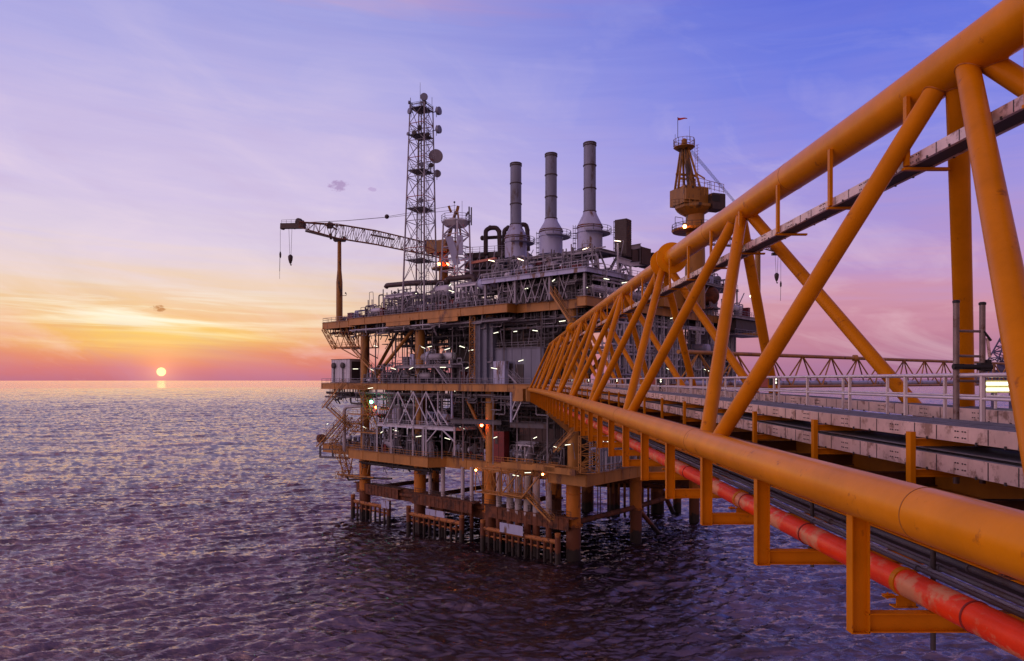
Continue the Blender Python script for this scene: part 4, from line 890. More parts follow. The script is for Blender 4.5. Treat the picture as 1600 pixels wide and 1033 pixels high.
# large dark ducts behind the shortest stack
for i, pts in enumerate((((759, 396), (759, 360), (766, 356), (776, 356), (780, 362), (781, 394)), ((787, 394), (788, 360), (794, 356), (802, 357), (812, 351), (822, 351), (824, 360), (825, 392)), ((754, 372), (790, 370), (812, 368)))):
    m = MB(); m.bend([at(x, y, 153 + i) for x, y in pts], .5 - .12 * (i == 2), 14, R=1.6)
    for x, y in pts[::2]: m.ball(at(x, y, 153 + i), .56)
    tag(rebase(m.build('duct', 'brown'), at(*pts[0], 153 + i)), ['thick dark duct bent in an arch, left of the shortest stack', 'thick dark duct snaking behind the shortest stack and down its right side', 'straight dark duct below the two arched ducts'][i], 'duct')
t = thing('cooler_bank', at(775, 430, 150), 'long bank of dark coolers with rails behind and left of the shortest stack', 'cooler bank')
m = MB(); a = at(735, 400, 158); b = at(826, 396, 154); 
for s, zz0, hh in ((0, 22.2, 1.6), (1, 24.6, 1.3), (2, 19.4, 1.2), (3, 26.8, 1.1)):
    d = (b - a); d.z = 0; dn = d.normalized(); nn_ = dn.cross(EZ); c = (a + b) / 2; m.box(V(c.x, c.y, zz0 + hh / 2), (d.length, 7, hh), (dn, nn_, EZ))
m.build('casing', 'dark', t, smooth=False)
m = MB(); m.rail([V(a.x, a.y, 28.0) + nn_ * 3.4, V(b.x, b.y, 28.0) + nn_ * 3.4], r=.05); m.bar(V(a.x, a.y, 25.95) + nn_ * 3.5, V(b.x, b.y, 25.95) + nn_ * 3.5, .3, .35); m.bar(V(a.x, a.y, 23.9) + nn_ * 3.5, V(b.x, b.y, 23.9) + nn_ * 3.5, .3, .3)
for i in range(9): p = V(a.x, a.y, 19.5).lerp(V(b.x, b.y, 19.5), i / 8) + nn_ * 3.55; m.bar(p, p + EZ * 8.5, .25, .25); m.bar(p + EZ * 4.4, p + EZ * 8.3 + dn * 2, .12, .12); m.bar(p, p + EZ * 4.4 + dn * 1.8, .15, .15)
m.build('frame', 'grey', t, smooth=False)
m = MB(); m.bar(at(738, 411, 148), at(775, 404, 144), .7, .5); m.build('salmon_beam', material('salmon_beam_paint', (.55, .20, .13), .5), t, smooth=False)  # sloping beam in one even salmon colour

# ---------------------------------------------------------------- communication tower
TY = 148.0; tb = at(656, 488, TY); tb.z = ZU
tw = thing('communication_tower', tb, 'tall white and red lattice tower carrying round dishes, left of the stacks', 'lattice tower')
zt_ = (HY - 166) * TY / F
def tc_(z, k):
    f = (z - ZU) / (zt_ - ZU); h = (3.75 + (2.45 - 3.75) * f); an = math.radians(20 + 90 * k) + .0; return V(tb.x + h * math.cos(an) + (.35 * f), tb.y + h * math.sin(an), z)
m = MB()
for k in range(4): m.tube(tc_(ZU, k), tc_(zt_, k), .20, 8, r2=.13)
m.build('tower_leg', 'grey', tw)
lv = [ZU, 20.6, 27.5, 33.2, 38.2, 42.4, 46.4, 50.0, 53.6, zt_]
m = MB(); mr = MB()
for z0, z1 in zip(lv[1:], lv[2:]):
    for k in range(4):
        j = (k + 1) % 4; m.tube(tc_(z0, k), tc_(z1, j), .07, 5); m.tube(tc_(z0, j), tc_(z1, k), .07, 5)
for i, z in enumerate(lv[1:]):
    for k in range(4): (mr if i % 2 else m).tube(tc_(z, k), tc_(z, (k + 1) % 4), .085, 5)
for k in range(4): m.tube(tc_(lv[0] + 1, k), tc_(lv[1], (k + 1) % 4), .07, 5)
m.build('lattice_brace', 'grey', tw); mr.build('red_band', material('red_oxide_paint', (.32, .06, .05), .6), tw)
def tplat(z, s=1.0):
    m = MB(); p = [tc_(z, k) for k in range(4)]; c = sum(p, V(0, 0, 0)) / 4
    for i in range(7): m.bar(p[0].lerp(p[3], i / 6).lerp(c, .02), p[1].lerp(p[2], i / 6).lerp(c, .02), .5, .08)
    m.v += []; m.rail([c + (q - c) * 1.02 for q in p + [p[0]]], r=.04, h=1.1, step=1.5); m.build('platform', 'mid', tw)
for y in (172, 214, 269, 328, 408): tplat((HY - y) * TY / F)
m = MB(); cx, cy = tb.x + .3, tb.y
for ox, oy, r in ((0, 0, .16), (.5, .2, .10), (-.5, .3, .08), (.75, -.3, .12)): m.tube(V(cx + ox, cy + oy, ZU), V(cx + ox, cy + oy, zt_ + 1), r, 6)
z = ZU
while z < zt_: m.tube(V(cx + 1.1, cy, z), V(cx + 1.6, cy, z), .03, 4); z += .4
m.tube(V(cx + 1.1, cy, ZU), V(cx + 1.1, cy, zt_), .05, 5); m.tube(V(cx + 1.6, cy, ZU), V(cx + 1.6, cy, zt_), .05, 5); m.build('cable_riser', 'mid', tw)
m = MB(); m.tube(at(656.5, 164, TY), at(656.5, 129, TY), .06, 5, r2=.03); m.tube(at(675, 164, TY), at(675, 152, TY), .05, 5); m.build('whip_antenna', 'mid', tw)
def dish(x, y, r, dirv, dep, mat='stack', dz=0):
    c = at(x, y, TY - 2 + dz); d = Vector(dirv).normalized(); m = MB(); m.lathe(c, [(r * .6, -dep), (r * .96, -dep * .7), (r, -dep * .2), (r, 0), (r * .96, .06), (.05, .14)], 20, d)
    b = V(tb.x + (.6 if c.x > tb.x else -.6), tb.y, c.z); m.tube(c - d * dep, c - d * dep - EZ * .1 + (b - c) * .25, .10, 6); m.tube(c - d * dep - EZ * 1.2, c - d * dep + EZ * 1.0, .07, 6); m.build('dish', mat, tw)
dish(662.5, 151, .80, (.05, -1, .05), .5); dish(687, 173, .84, (.9, -.45, 0), .8); dish(687, 202, .84, (.9, -.45, 0), .8); dish(683.5, 271, .78, (.3, -1, 0), .5)
dish(681, 244, 1.5, (.1, -1, 0), .25, 'grey', 3); dish(639, 173.5, .62, (-.8, -.6, 0), .5); dish(638.5, 160, .36, (-1, -.3, 0), .4); dish(637, 209, .36, (-.7, -.7, 0), .4); dish(659, 257, .55, (0, -1, 0), .4); dish(657.5, 313, .55, (0, -1, 0), .4)
dish(647, 207, .5, (-.3, -1, 0), .5, 'dark'); dish(656, 199, .5, (.3, -1, 0), .5, 'dark'); dish(668, 210, .45, (.5, -1, 0), .5, 'dark'); dish(674, 258, .5, (.5, -1, 0), .5, 'dark'); dish(663, 160, .5, (0, -1, 0), .4, 'dark')

# ---------------------------------------------------------------- left crane with its boom resting on a post
cr = thing('pedestal_crane', at(693, 470, 155), 'dark yellow crane whose long lattice boom reaches out left over the sea', 'crane')
cb = at(693, 400, 155); m = MB(); m.tube(V(cb.x, cb.y, ZU), V(cb.x, cb.y, (HY - 398) * 155 / F), 1.02, 24); m.lathe(V(cb.x, cb.y, (HY - 420) * 155 / F), [(1.0, -.3), (2.6, -.2), (2.6, .1), (1.0, .3)], 20); m.build('pedestal', 'yellow_dark', cr)
m = MB(); m.rail([V(cb.x + 2.5 * math.cos(i * PI / 5), cb.y + 2.5 * math.sin(i * PI / 5), (HY - 420) * 155 / F) for i in range(11)], r=.045); m.build('pedestal_walkway', 'grey', cr)
m = MB(); c = at(690, 387, 155); m.box(c, (5.6, 4, 2.6), (V(.85, -.52, 0), V(.52, .85, 0), EZ)); m.box(c + V(-2.6, 1, .6), (2.4, 2.4, 2.2)); m.box(c + V(3.0, -1.2, -.2), (2.6, 3, 2.4)); m.build('machinery_house', 'yellow_dark', cr, smooth=False)
m = MB(); m.box(c + V(-3.85, .9, .8), (.06, 1.9, 1.2)); m.box(c + V(-2.6, -.24, .8), (1.9, .06, 1.2)); m.build('cab_window', 'black', cr, smooth=False)
m = MB()
for dx_ in (-1.6, 1.6): m.bar(at(697, 384, 153) + V(0, dx_, 0), at(712, 331, 153) + V(0, dx_ * .3, 0), .4, .4); m.bar(at(722, 384, 153) + V(0, dx_, 0), at(715, 331, 153) + V(0, dx_ * .3, 0), .35, .35)
m.bar(at(705, 332, 153), at(701, 322, 153), .4, .5); m.bar(at(713, 335, 153), at(716, 322, 153), .5, .6); m.build('a_frame', 'yellow_dark', cr, smooth=False)
bp = [at(690, 394, 155), at(588, 371.5, 164), at(530, 362, 170.5), at(470, 351.5, 176)]
m = MB(); m.lattice(bp[0], bp[1], 2.4, 2.5, 13, .14, .06, h2=3.1); m.lattice(bp[1], bp[2], 2.4, 3.1, 7, .14, .06, h2=3.3); m.lattice(bp[2], bp[3], 2.4, 3.2, 7, .14, .06, w2=1.2, h2=1.3)
m.build('boom', 'rust', cr)
m = MB(); m.bar(at(476, 353, 176), at(440, 353.5, 178.5), 1.2, 1.3); m.bar(at(473, 346, 176), at(458, 356, 178), 1.1, .7); m.build('boom_tip', 'brown', cr)
m = MB(); m.lathe(at(467, 347, 176.5), [(.2, -.5), (.95, -.4), (.95, .4), (.2, .5)], 16, V(.5, .85, 0)); m.lathe(at(442, 355, 178.5), [(.2, -.4), (.7, -.3), (.7, .3), (.2, .4)], 16, V(.5, .85, 0))
m.build('sheave', 'brown', cr)
m = MB(); m.bar(at(530, 374, 171), at(478, 361, 175.5), .5, .55); m.build('boom_rub_rail', 'brown', cr)
m = MB(); m.bar(at(514, 349, 172), at(514, 357, 172), .8, .8); m.lathe(at(516, 352, 172), [(.2, -.5), (.8, -.4), (.8, .4), (.2, .5)], 12, V(.5, .85, 0)); m.rail([at(470, 349, 175.5), at(440, 350, 178)], r=.04, h=1.0)
m.bar(at(580, 367, 165), at(615, 374, 161), .5, .4); m.bar(at(515, 352, 172), at(526, 359, 171), .6, .3); m.bar(at(517, 365, 172), at(517, 374, 172), .5, .5); m.build('boom_fitting', 'brown', cr)['kind'] = 'stuff'
m = MB(); m.path([at(466, 348, 176.5), at(540, 345, 170), at(604, 339.5, 163)], .07, 5)
for dy in (-2, 1.5): m.tube(at(604, 339.5 + dy * .4, 163), at(712, 325 + dy * 2, 153), .045, 5)
m.ball(at(604.5, 338.5, 163), .55, 8, 5); m.build('pendant_line', 'brown', cr)
def hook(x0, ytip, ybl, Y_, par, sx=2.4, big=True):
    m = MB()
    for s in (-sx, sx) if big else (0,): m.tube(at(x0 + s, ytip, Y_), at(x0 + s * .4, ybl, Y_), .045, 5)
    m.build('hoist_line', 'brown', par)
    if big: m = MB(); m.lathe(at(x0, ybl + 5, Y_), [(.05, -1.35), (.28, -1.2), (.55, -.3), (.62, .5), (.35, .9), (.1, 1.0)], 12); m.bend([at(x0, ybl + 12, Y_), at(x0, ybl + 15, Y_), at(x0 + 1.2, ybl + 16, Y_), at(x0 + 1.5, ybl + 14, Y_)], .1, 6); m.build('hook_block', 'brown', par)
    else: m = MB(); m.lathe(at(x0, ybl, Y_), [(.05, -.9), (.22, -.6), (.26, .2), (.1, .8)], 10); m.build('overhaul_ball', 'brown', par)
    return
hook(453.8, 358, 399, 177, cr); hook(438, 356, 398, 178.5, cr, big=False)
m = MB(); m.tube(at(437.5, 398, 178.5), at(437, 424, 178.5), .07, 5); m.tube(at(437, 424, 178.5), at(437, 436, 178.5), .04, 5); m.build('hook_chain', 'brown', cr)
for i, x in enumerate((686, 699.5)):
    t = thing('hazard_lamp', at(x, 413, 153), 'glowing red lamp on the crane pedestal, %s of the pair' % ('left' if i == 0 else 'right'), 'lamp'); m = MB(); m.ball(at(x, 412.5, 153.0), .33); m.build('bulb', M['red_light'], t); m = MB(); m.lathe(at(x, 409.5, 153.0), [(.3, -.1), (.34, 0), (.2, .2)], 10); m.build('cap', 'dark', t)
# boom rest post
p = Q(75.3, 4, ZU); zt2 = (HY - 377) * p.y / F
rp = thing('boom_rest_post', p, 'tall tapered yellow post holding up the left crane boom', 'post')
m = MB(); z2 = (HY - 432) * p.y / F; m.lathe(V(p.x, p.y, 0), [(.78, ZU - .5), (.76, z2 - 1.4), (.5, z2 + 1.6), (.46, zt2)], 20); m.build('shaft', 'yellow_dark', rp)
m = MB(); m.box(V(p.x, p.y, zt2 + .15), (2.6, 1.8, .35)); m.box(V(p.x + 1.2, p.y, zt2 + .6), (.5, 1.8, .9)); m.box(V(p.x - 1.2, p.y, zt2 + .5), (.3, 1.8, .5)); m.build('cradle', 'brown', rp, smooth=False)
m = MB(); m.bend([at(534, 462, p.y), at(541, 462, p.y), at(541, 458, p.y)], .07, 6); m.ball(at(540, 458, p.y), .2); m.build('bracket_lamp', 'brown', rp)
# white service tower between the crane and the stacks
st = thing('service_tower', at(712, 470, 150), 'white lattice service tower with a railed top platform right of the left crane', 'lattice tower')
m = MB(); m.lattice(at(712, 480, 150), at(713, 349, 150), 5.4, 4.2, 7, .2, .12, w2=4.2, h2=3.6, up=W); m.build('frame', 'white', st)
c = at(712.5, 347, 150); m = MB(); m.lathe(c, [(2.2, -1.0), (3.1, -.1), (3.1, .12), (2.9, .14)], 8); m.build('platform', 'white', st, smooth=False)
m = MB(); m.rail([c + V(3.1 * math.cos(i * PI / 4), 3.1 * math.sin(i * PI / 4), .1) for i in range(9)], r=.055, h=1.3); m.build('handrail', 'white', st)
m = MB(); m.tube(at(733, 352, 149), at(733, 323, 149), .16, 8); m.tube(at(736.5, 352, 149), at(736.5, 324, 149), .14, 8); m.tube(at(722, 350, 149), at(722, 314, 149), .04, 5); m.tube(at(710, 335, 149), at(710, 317, 149), .04, 5); m.ball(at(710, 316, 149), .22); m.bar(at(728, 338, 149), at(732, 331, 149), .35, .35); m.build('mast', 'mid', st)
m = MB(); m.box(at(708, 392, 147), (1.5, .4, 6), (V(.96, 0, .28), EY, V(-.28, 0, .96))); m.box(at(718, 405, 147), (5, .3, .25)); m.box(at(719, 383, 147), (1.2, .8, 4)); m.build('panel', 'stackbase', st, smooth=False)

# ---------------------------------------------------------------- right crane
rc = thing('pedestal_crane', at(1086, 470, 140), 'yellow crane with an A-frame and red flag standing above the bridge', 'crane')
RY = 140.0; cb = at(1086, 430, RY); zz = lambda y: (HY - y) * RY / F
m = MB(); m.lathe(V(cb.x, cb.y, 0), [(1.95, ZU), (1.95, zz(400)), (1.8, zz(362)), (1.8, zz(336))], 28); m.lathe(V(cb.x, cb.y, zz(361)), [(1.8, -.4), (4.4, -.2), (4.6, .2), (1.8, .3)], 24); m.build('pedestal', 'yellow_dark', rc)
m = MB(); m.rail([V(cb.x + 4.5 * math.cos(i * PI / 8), cb.y + 4.5 * math.sin(i * PI / 8), zz(361)) for i in range(17)], r=.055, h=1.2); m.build('pedestal_walkway', 'brown', rc)
m = MB(); m.lathe(V(cb.x - .3, cb.y, 0), [(1.85, zz(337)), (3.1, zz(331)), (3.7, zz(327)), (3.7, zz(323))], 8); m.build('slew_base', 'yellow_dark', rc, smooth=False)
m = MB(); m.box(V(cb.x - 1.2, cb.y, (zz(322) + zz(296)) / 2), (5.6, 5, zz(296) - zz(322)), (V(.94, .34, 0), V(-.34, .94, 0), EZ)); m.box(V(cb.x - 1.4, cb.y - 2.8, (zz(318) + zz(301)) / 2), (3.2, .8, zz(301) - zz(318)), (V(.94, .34, 0), V(-.34, .94, 0), EZ)); m.build('machinery_house', 'yellow_dark', rc, smooth=False)
m = MB(); m.box(V(at(1114, 318, RY).x, cb.y - 1, (zz(331) + zz(307)) / 2), (2.9, 3, zz(307) - zz(331)), (V(.94, .34, 0), V(-.34, .94, 0), EZ)); m.build('operator_cab', 'brown', rc, smooth=False)
m = MB(); m.box(V(at(1112, 318, RY).x, cb.y - 2.75, zz(315)), (1.8, .06, 1.2), (V(.94, .34, 0), V(-.34, .94, 0), EZ)); m.build('cab_window', 'black', rc, smooth=False)
m = MB(); cc = V(cb.x, cb.y, 0)
m.rail([V(at(x, 0, RY).x, cb.y + dy, zz(y)) for x, dy, y in ((1053, -2, 296), (1077, -3, 296), (1102, -3, 303), (1126, -2, 306))], r=.055, h=1.7, step=1.0)
m.rail([V(at(x, 0, RY).x, cb.y + dy, zz(y)) for x, dy, y in ((1045, -2, 327), (1053, -4, 330), (1075, -5, 332))], r=.055, h=1.4, step=1.0)
m.rail([V(at(1094, 0, RY).x, cb.y - 3, zz(312)), V(at(1104, 0, RY).x, cb.y - 3, zz(312))], r=.05, h=2.6, step=.7)
m.build('handrail', 'yellow_dark', rc)
m = MB()
for x0, x1, dy in ((1057, 1065, -1.5), (1073, 1068, -1.8), (1079, 1070, -1.2), (1091, 1074, -1.5)):
    for s in (1, -1): m.bar(V(at(x0, 0, RY).x, cb.y + dy * s, zz(297)), V(at(x1, 0, RY).x, cb.y + dy * s * .4, zz(232)), .38, .42)
m.bar(V(at(1056, 0, RY).x, cb.y, zz(272)), V(at(1090, 0, RY).x, cb.y, zz(275)), .35, .4); m.bar(at(1088, 271, RY - 1), at(1101, 279, RY - 3), .2, .25); m.bar(V(at(1060, 0, RY).x, cb.y, zz(279)), V(at(1087, 0, RY).x, cb.y, zz(281)), .3, .3)
m.build('a_frame', 'yellow_dark', rc, smooth=False)
m = MB(); c = V(at(1069, 0, RY).x, cb.y, zz(231)); m.lathe(c, [(1.2, -.6), (2.1, 0), (2.1, .12)], 10); m.lathe(c + EZ * 1.2, [(.5, -.4), (.55, .3), (.3, .6)], 10); m.build('head_platform', 'yellow_dark', rc)
m = MB(); m.rail([c + V(2.1 * math.cos(i * PI / 4), 2.1 * math.sin(i * PI / 4), .1) for i in range(9)], r=.05, h=1.5, step=.9)
z0, z1 = zz(296), zz(228); lx = at(1085, 0, RY).x
for s in (0, .45): m.tube(V(lx + s, cb.y - 1, z0), V(lx - .2 + s, cb.y - 1, z1), .05, 5)
i = z0
while i < z1: m.tube(V(lx, cb.y - 1, i), V(lx + .4, cb.y - 1, i), .03, 4); m.tube(V(lx + .2, cb.y - 1.7, i), V(lx + .6, cb.y - 1.3, i), .03, 4); i += .6
m.build('caged_ladder', 'yellow_dark', rc)
m = MB(); m.tube(at(1059, 215, RY), at(1059, 183, RY), .06, 6); m.tube(at(1077.5, 220, RY), at(1077.5, 197, RY), .05, 5, r2=.02); m.tube(at(1055, 222, RY), at(1055, 210, RY), .04, 5); m.build('mast', 'brown', rc)
m = MB(); a_ = at(1059.5, 183.5, RY); n = 8; o = len(m.v)
for i in range(n + 1):
    t = i / n; x = a_.x + t * 1.85; h_ = .52 * (1 - .62 * t); yy = a_.y + .14 * math.sin(t * 7)
    for s in (1, -1):
        m.v += [V(x, yy + .02 * s, a_.z - .05 - .06 * t), V(x, yy + .02 * s, a_.z - .05 - h_)]
for i in range(n):
    k = i * 4; m.f += [[k, k + 4, k + 5, k + 1], [k + 2, k + 3, k + 7, k + 6], [k, k + 2, k + 6, k + 4], [k + 1, k + 5, k + 7, k + 3]]
m.f += [[0, 1, 3, 2], [n * 4, n * 4 + 2, n * 4 + 3, n * 4 + 1]]; m.build('flag', 'flag', rc)
m = MB(); c0 = V(at(1080, 0, RY).x, cb.y, zz(236))
for i in range(8): m.tube(c0 + V(0, (i - 3.5) * .22, 0), at(1198, 372 + i * .6, 178), .022, 4)
m.build('pendant_line', 'mid', rc)
m = MB(); m.lattice(at(1098, 375, 143), at(1196, 383, 184), 2.0, 1.6, 16, .11, .055); m.lattice(at(1196, 383, 184), at(1216, 391, 192), 1.8, 1.6, 3, .13, .07, w2=1.0, h2=1.0); m.build('boom', 'yellow_dark', rc)
m = MB(); m.bar(at(1206, 387, 190), at(1220, 397, 194), .8, 1.0); m.box(at(1213, 397, 193), (2.4, 1, .7)); m.rail([at(1196, 377, 184), at(1212, 383, 192)], r=.05, h=.9); m.build('boom_tip', 'brown', rc)
hook(1213.5, 397, 427, 193, rc); hook(1220, 398, 444, 194, rc, big=False); m = MB(); m.tube(at(1220, 444, 194), at(1219.5, 470, 194), .06, 5); m.build('hook_chain', 'brown', rc)
t = thing('hazard_lamp', at(1070, 355, 135.4), 'glowing orange lamp on the walkway of the right crane', 'lamp'); m = MB(); m.ball(at(1070, 354, 135.0), .34); m.build('bulb', M['orange_light'], t); m = MB(); m.box(at(1070, 349.5, 135.2), (.5, .5, .3)); m.build('cap', 'dark', t, smooth=False)
m = MB(); m.rail([at(1055, 360, 135.5), at(1067, 362, 135)], r=.06, h=2.6, step=1.4); m.build('platform_rail', 'brown', rc)
p = at(1184, 521, 190); rp = thing('boom_rest_post', p, 'yellow post at the right end of the platform under the right crane boom', 'post')
m = MB(); m.tube(V(p.x, p.y, p.z - .4), V(p.x, p.y, (HY - 392) * 190 / F), .72, 18); m.build('shaft', 'yellow_dark', rp); m = MB(); m.box(V(p.x, p.y, (HY - 391) * 190 / F), (2.4, 1.8, .5)); m.box(V(p.x - 3, p.y, p.z - .4), (9, 4, .8)); m.build('cradle', 'yellow_dark', rp, smooth=False)
t = thing('hazard_lamp', at(1173, 463, 188), 'small yellow lamp on a bracket beside the right boom rest post', 'lamp'); m = MB(); m.ball(at(1173, 463, 188), .24); m.build('bulb', glow('lit_yellow_lamp', (1, .75, .35), 14), t); m = MB(); m.bend([at(1173, 465, 188), at(1178, 467, 188), at(1182, 467, 189.5)], .08, 6); m.tube(at(1173, 460, 188), at(1175, 455, 188), .06, 5); m.build('bracket', 'dark', t)

# ---------------------------------------------------------------- far bridge on the right and the distant rig behind it
fb = thing('far_bridge', at(1330, 600, 120), 'distant yellow truss bridge with a grey pipe crossing behind the walkway', 'bridge')
A0, A1 = (1120, 1730), (556.5, 575)
def FBp(s, kind):      # s runs 0..1 from the left end to beyond the right edge
    Y_ = 118 + 146 * s; X_ = 30 + s * 200; zt__ = 4.75; zb_ = -1.2
    return V(X_ + (0 if kind == 't' else 0), Y_ + (0 if kind == 't' else (-2.1 if kind == 'n' else 2.1)), zt__ if kind == 't' else zb_)
m = MB(); m.path([FBp(i / 12, 't') for i in range(13)], .36, 12); m.build('top_chord', 'yellow', fb)
for k in 'nf': m = MB(); m.path([FBp(i / 12, k) for i in range(13)], .30, 10); m.build('bottom_chord', 'yellow', fb)
nn2 = 23
for k in 'nf':
    m = MB()
    for i in range(nn2): s0, s1, s2 = i / nn2, (i + .5) / nn2, (i + 1) / nn2; m.tube(FBp(s0, k), FBp(s1, 't'), .15, 8); m.tube(FBp(s1, 't'), FBp(s2, k), .15, 8)
    m.build('web_bracing', 'yellow', fb)
m = MB(); m.lathe(FBp(.235, 't'), [(.1, -.5), (.72, -.4), (.72, .4), (.1, .5)], 18, EX); m.build('flange_plate', 'yellow', fb)
m = MB(); m.path([FBp(i / 12, 'n') + V(0, .9, .62) for i in range(13)], .5, 12); m.build('pipe', 'stackbase', fb)
m = MB(); m.path([FBp(i / 12, 'n') + V(0, 2.2, .1) for i in range(13)], .22, 6)
m.build('walkway', 'dark', fb)
m = MB(); m.rail([FBp(0, 'n') + V(0, 1.6, .2), FBp(1, 'n') + V(0, 1.6, .2)], r=.05, step=3); m.build('handrail', 'grey', fb)
dr = thing('distant_rig', at(1575, 600, 420), 'hazy purple distant rig structure at the right edge behind the lamp housing', 'rig')
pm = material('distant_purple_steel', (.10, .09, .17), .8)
m = MB(); m.lattice(at(1560, 572, 420), at(1582, 505, 420), 9, 9, 7, .45, .3, w2=2.5, h2=2.5); m.build('derrick', pm, dr)
m = MB(); m.box(at(1600, 582, 420), (46, 12, 3)); m.box(at(1606, 574, 420), (30, 10, 4)); m.box(at(1600, 592, 420), (50, 14, 2)); m.build('deck', pm, dr, smooth=False)
m = MB()
for x in (1552, 1580, 1610, 1640): m.tube(at(x, 583, 420), V(at(x, 583, 420).x, 420, SEA - 2), 1.2, 8)
m.build('leg', pm, dr)

# ---------------------------------------------------------------- equipment on the decks
rnd = random.Random(11)
LAB = {}
def eq_label(kind, where): LAB.setdefault((kind, where), []); return (kind, where)
pending = []
def put(name, kind, cat, where, base, fn):
    t = thing(name, base, kind, cat); fn(t); pending.append((t, kind, where)); return t
def hvessel(where, a, b, z, L_, r, mat, colour):
    def fn(t):
        c = Q(a, b, z + r + 1.0); m = MB(); m.lathe(c, [(.1, -L_ / 2), (r * .7, -L_ / 2 + r * .22), (r, -L_ / 2 + r * .6), (r, L_ / 2 - r * .6), (r * .7, L_ / 2 - r * .22), (.1, L_ / 2)], 18, U)
        m.build('shell', mat, t); m = MB()
        for s in (-.3, .3): m.box(Q(a + L_ * s, b, z + .75), (.35, r * 1.7, 1.5), AXP)
        m.box(Q(a, b, z + .12), (L_, r * 2.1, .24), AXP); m.build('saddle', 'mid', t, smooth=False)
        m = MB(); m.bend([c + EZ * r * .9, c + EZ * (r + .8), c + EZ * (r + .8) + U * (L_ * .4), c + EZ * -.2 + U * (L_ * .4) - W * (r + .3), Q(a + L_ * .4, b - r - .3, z)], .13, 8)
        m.lathe(c + U * (L_ * .2) + EZ * r, [(.3, -.1), (.3, .35), (.42, .36), (.42, .5)], 10); m.build('pipework', 'grey', t)
    put('pressure_vessel', colour + ' horizontal vessel', 'vessel', where, Q(a, b, z), fn)
def vvessel(where, a, b, z, h, r, mat, colour):
    def fn(t):
        m = MB(); m.lathe(Q(a, b, z), [(r * .8, .0), (r * .8, .8), (r, 1.0), (r, h - r * .5), (r * .7, h - r * .15), (.1, h)], 18); m.build('shell', mat, t)
        m = MB()
        for s in (.3, .65): m.lathe(Q(a, b, z + h * s), [(r, -.06), (r + .1, -.05), (r + .1, .05), (r, .06)], 18)
        m.bend([Q(a, b, z + h), Q(a, b, z + h + .6), Q(a + r + .5, b, z + h + .6), Q(a + r + .5, b, z)], .12, 8); m.build('pipework', 'grey', t)
    put('vertical_vessel', colour + ' upright vessel', 'vessel', where, Q(a, b, z), fn)
def pump(where, a, b, z, s, colour, mat):
    def fn(t):
        m = MB(); m.box(Q(a, b, z + .15 * s), (3 * s, 1.2 * s, .3 * s), AXP); m.build('base_frame', 'mid', t, smooth=False)
        m = MB(); m.lathe(Q(a - .8 * s, b, z + .9 * s), [(.1, -.8 * s), (.5 * s, -.7 * s), (.5 * s, .6 * s), (.15 * s, .7 * s), (.15 * s, 1.2 * s)], 12, U); m.build('motor', mat, t)
        m = MB(); m.lathe(Q(a + .9 * s, b, z + .9 * s), [(.2, -.4 * s), (.6 * s, -.3 * s), (.6 * s, .3 * s), (.2, .4 * s)], 12, U); m.bend([Q(a + .9 * s, b, z + 1.4 * s), Q(a + .9 * s, b, z + 2.4 * s), Q(a + 1.6 * s, b, z + 2.4 * s), Q(a + 1.6 * s, b, z)], .14 * s, 8); m.build('pump_casing', 'mid', t)
    put('pump_skid', colour + ' pump set', 'pump', where, Q(a, b, z), fn)
def manifold(where, a, b, z, n, h, mat, colour):
    def fn(t):
        m = MB()
        for i in range(n):
            x = a + i * .75; m.bend([Q(x, b, z), Q(x, b, z + h), Q(x, b + .9, z + h)], .13, 7); m.lathe(Q(x, b, z + h * .45), [(.14, -.4), (.32, -.36), (.32, -.3), (.16, -.2), (.16, .2), (.32, .3), (.32, .36), (.14, .4)], 9)
        m.tube(Q(a - .5, b + .9, z + h), Q(a + n * .75, b + .9, z + h), .2, 9); m.build('pipework', mat, t)
        for i in range(0, n, 2):
            x = a + i * .75; w_ = MB(); w_.lathe(Q(x, b - .45, z + h * .45), [(.30, -.03), (.34, 0), (.30, .03), (.26, 0), (.30, -.03)], 12, -W); w_.tube(Q(x, b - .45, z + h * .45), Q(x, b, z + h * .45), .04, 5); w_.build('hand_wheel', 'redbox' if i % 4 == 0 else 'dark', t)
    put('valve_manifold', colour + ' valve manifold', 'pipework', where, Q(a, b, z), fn)
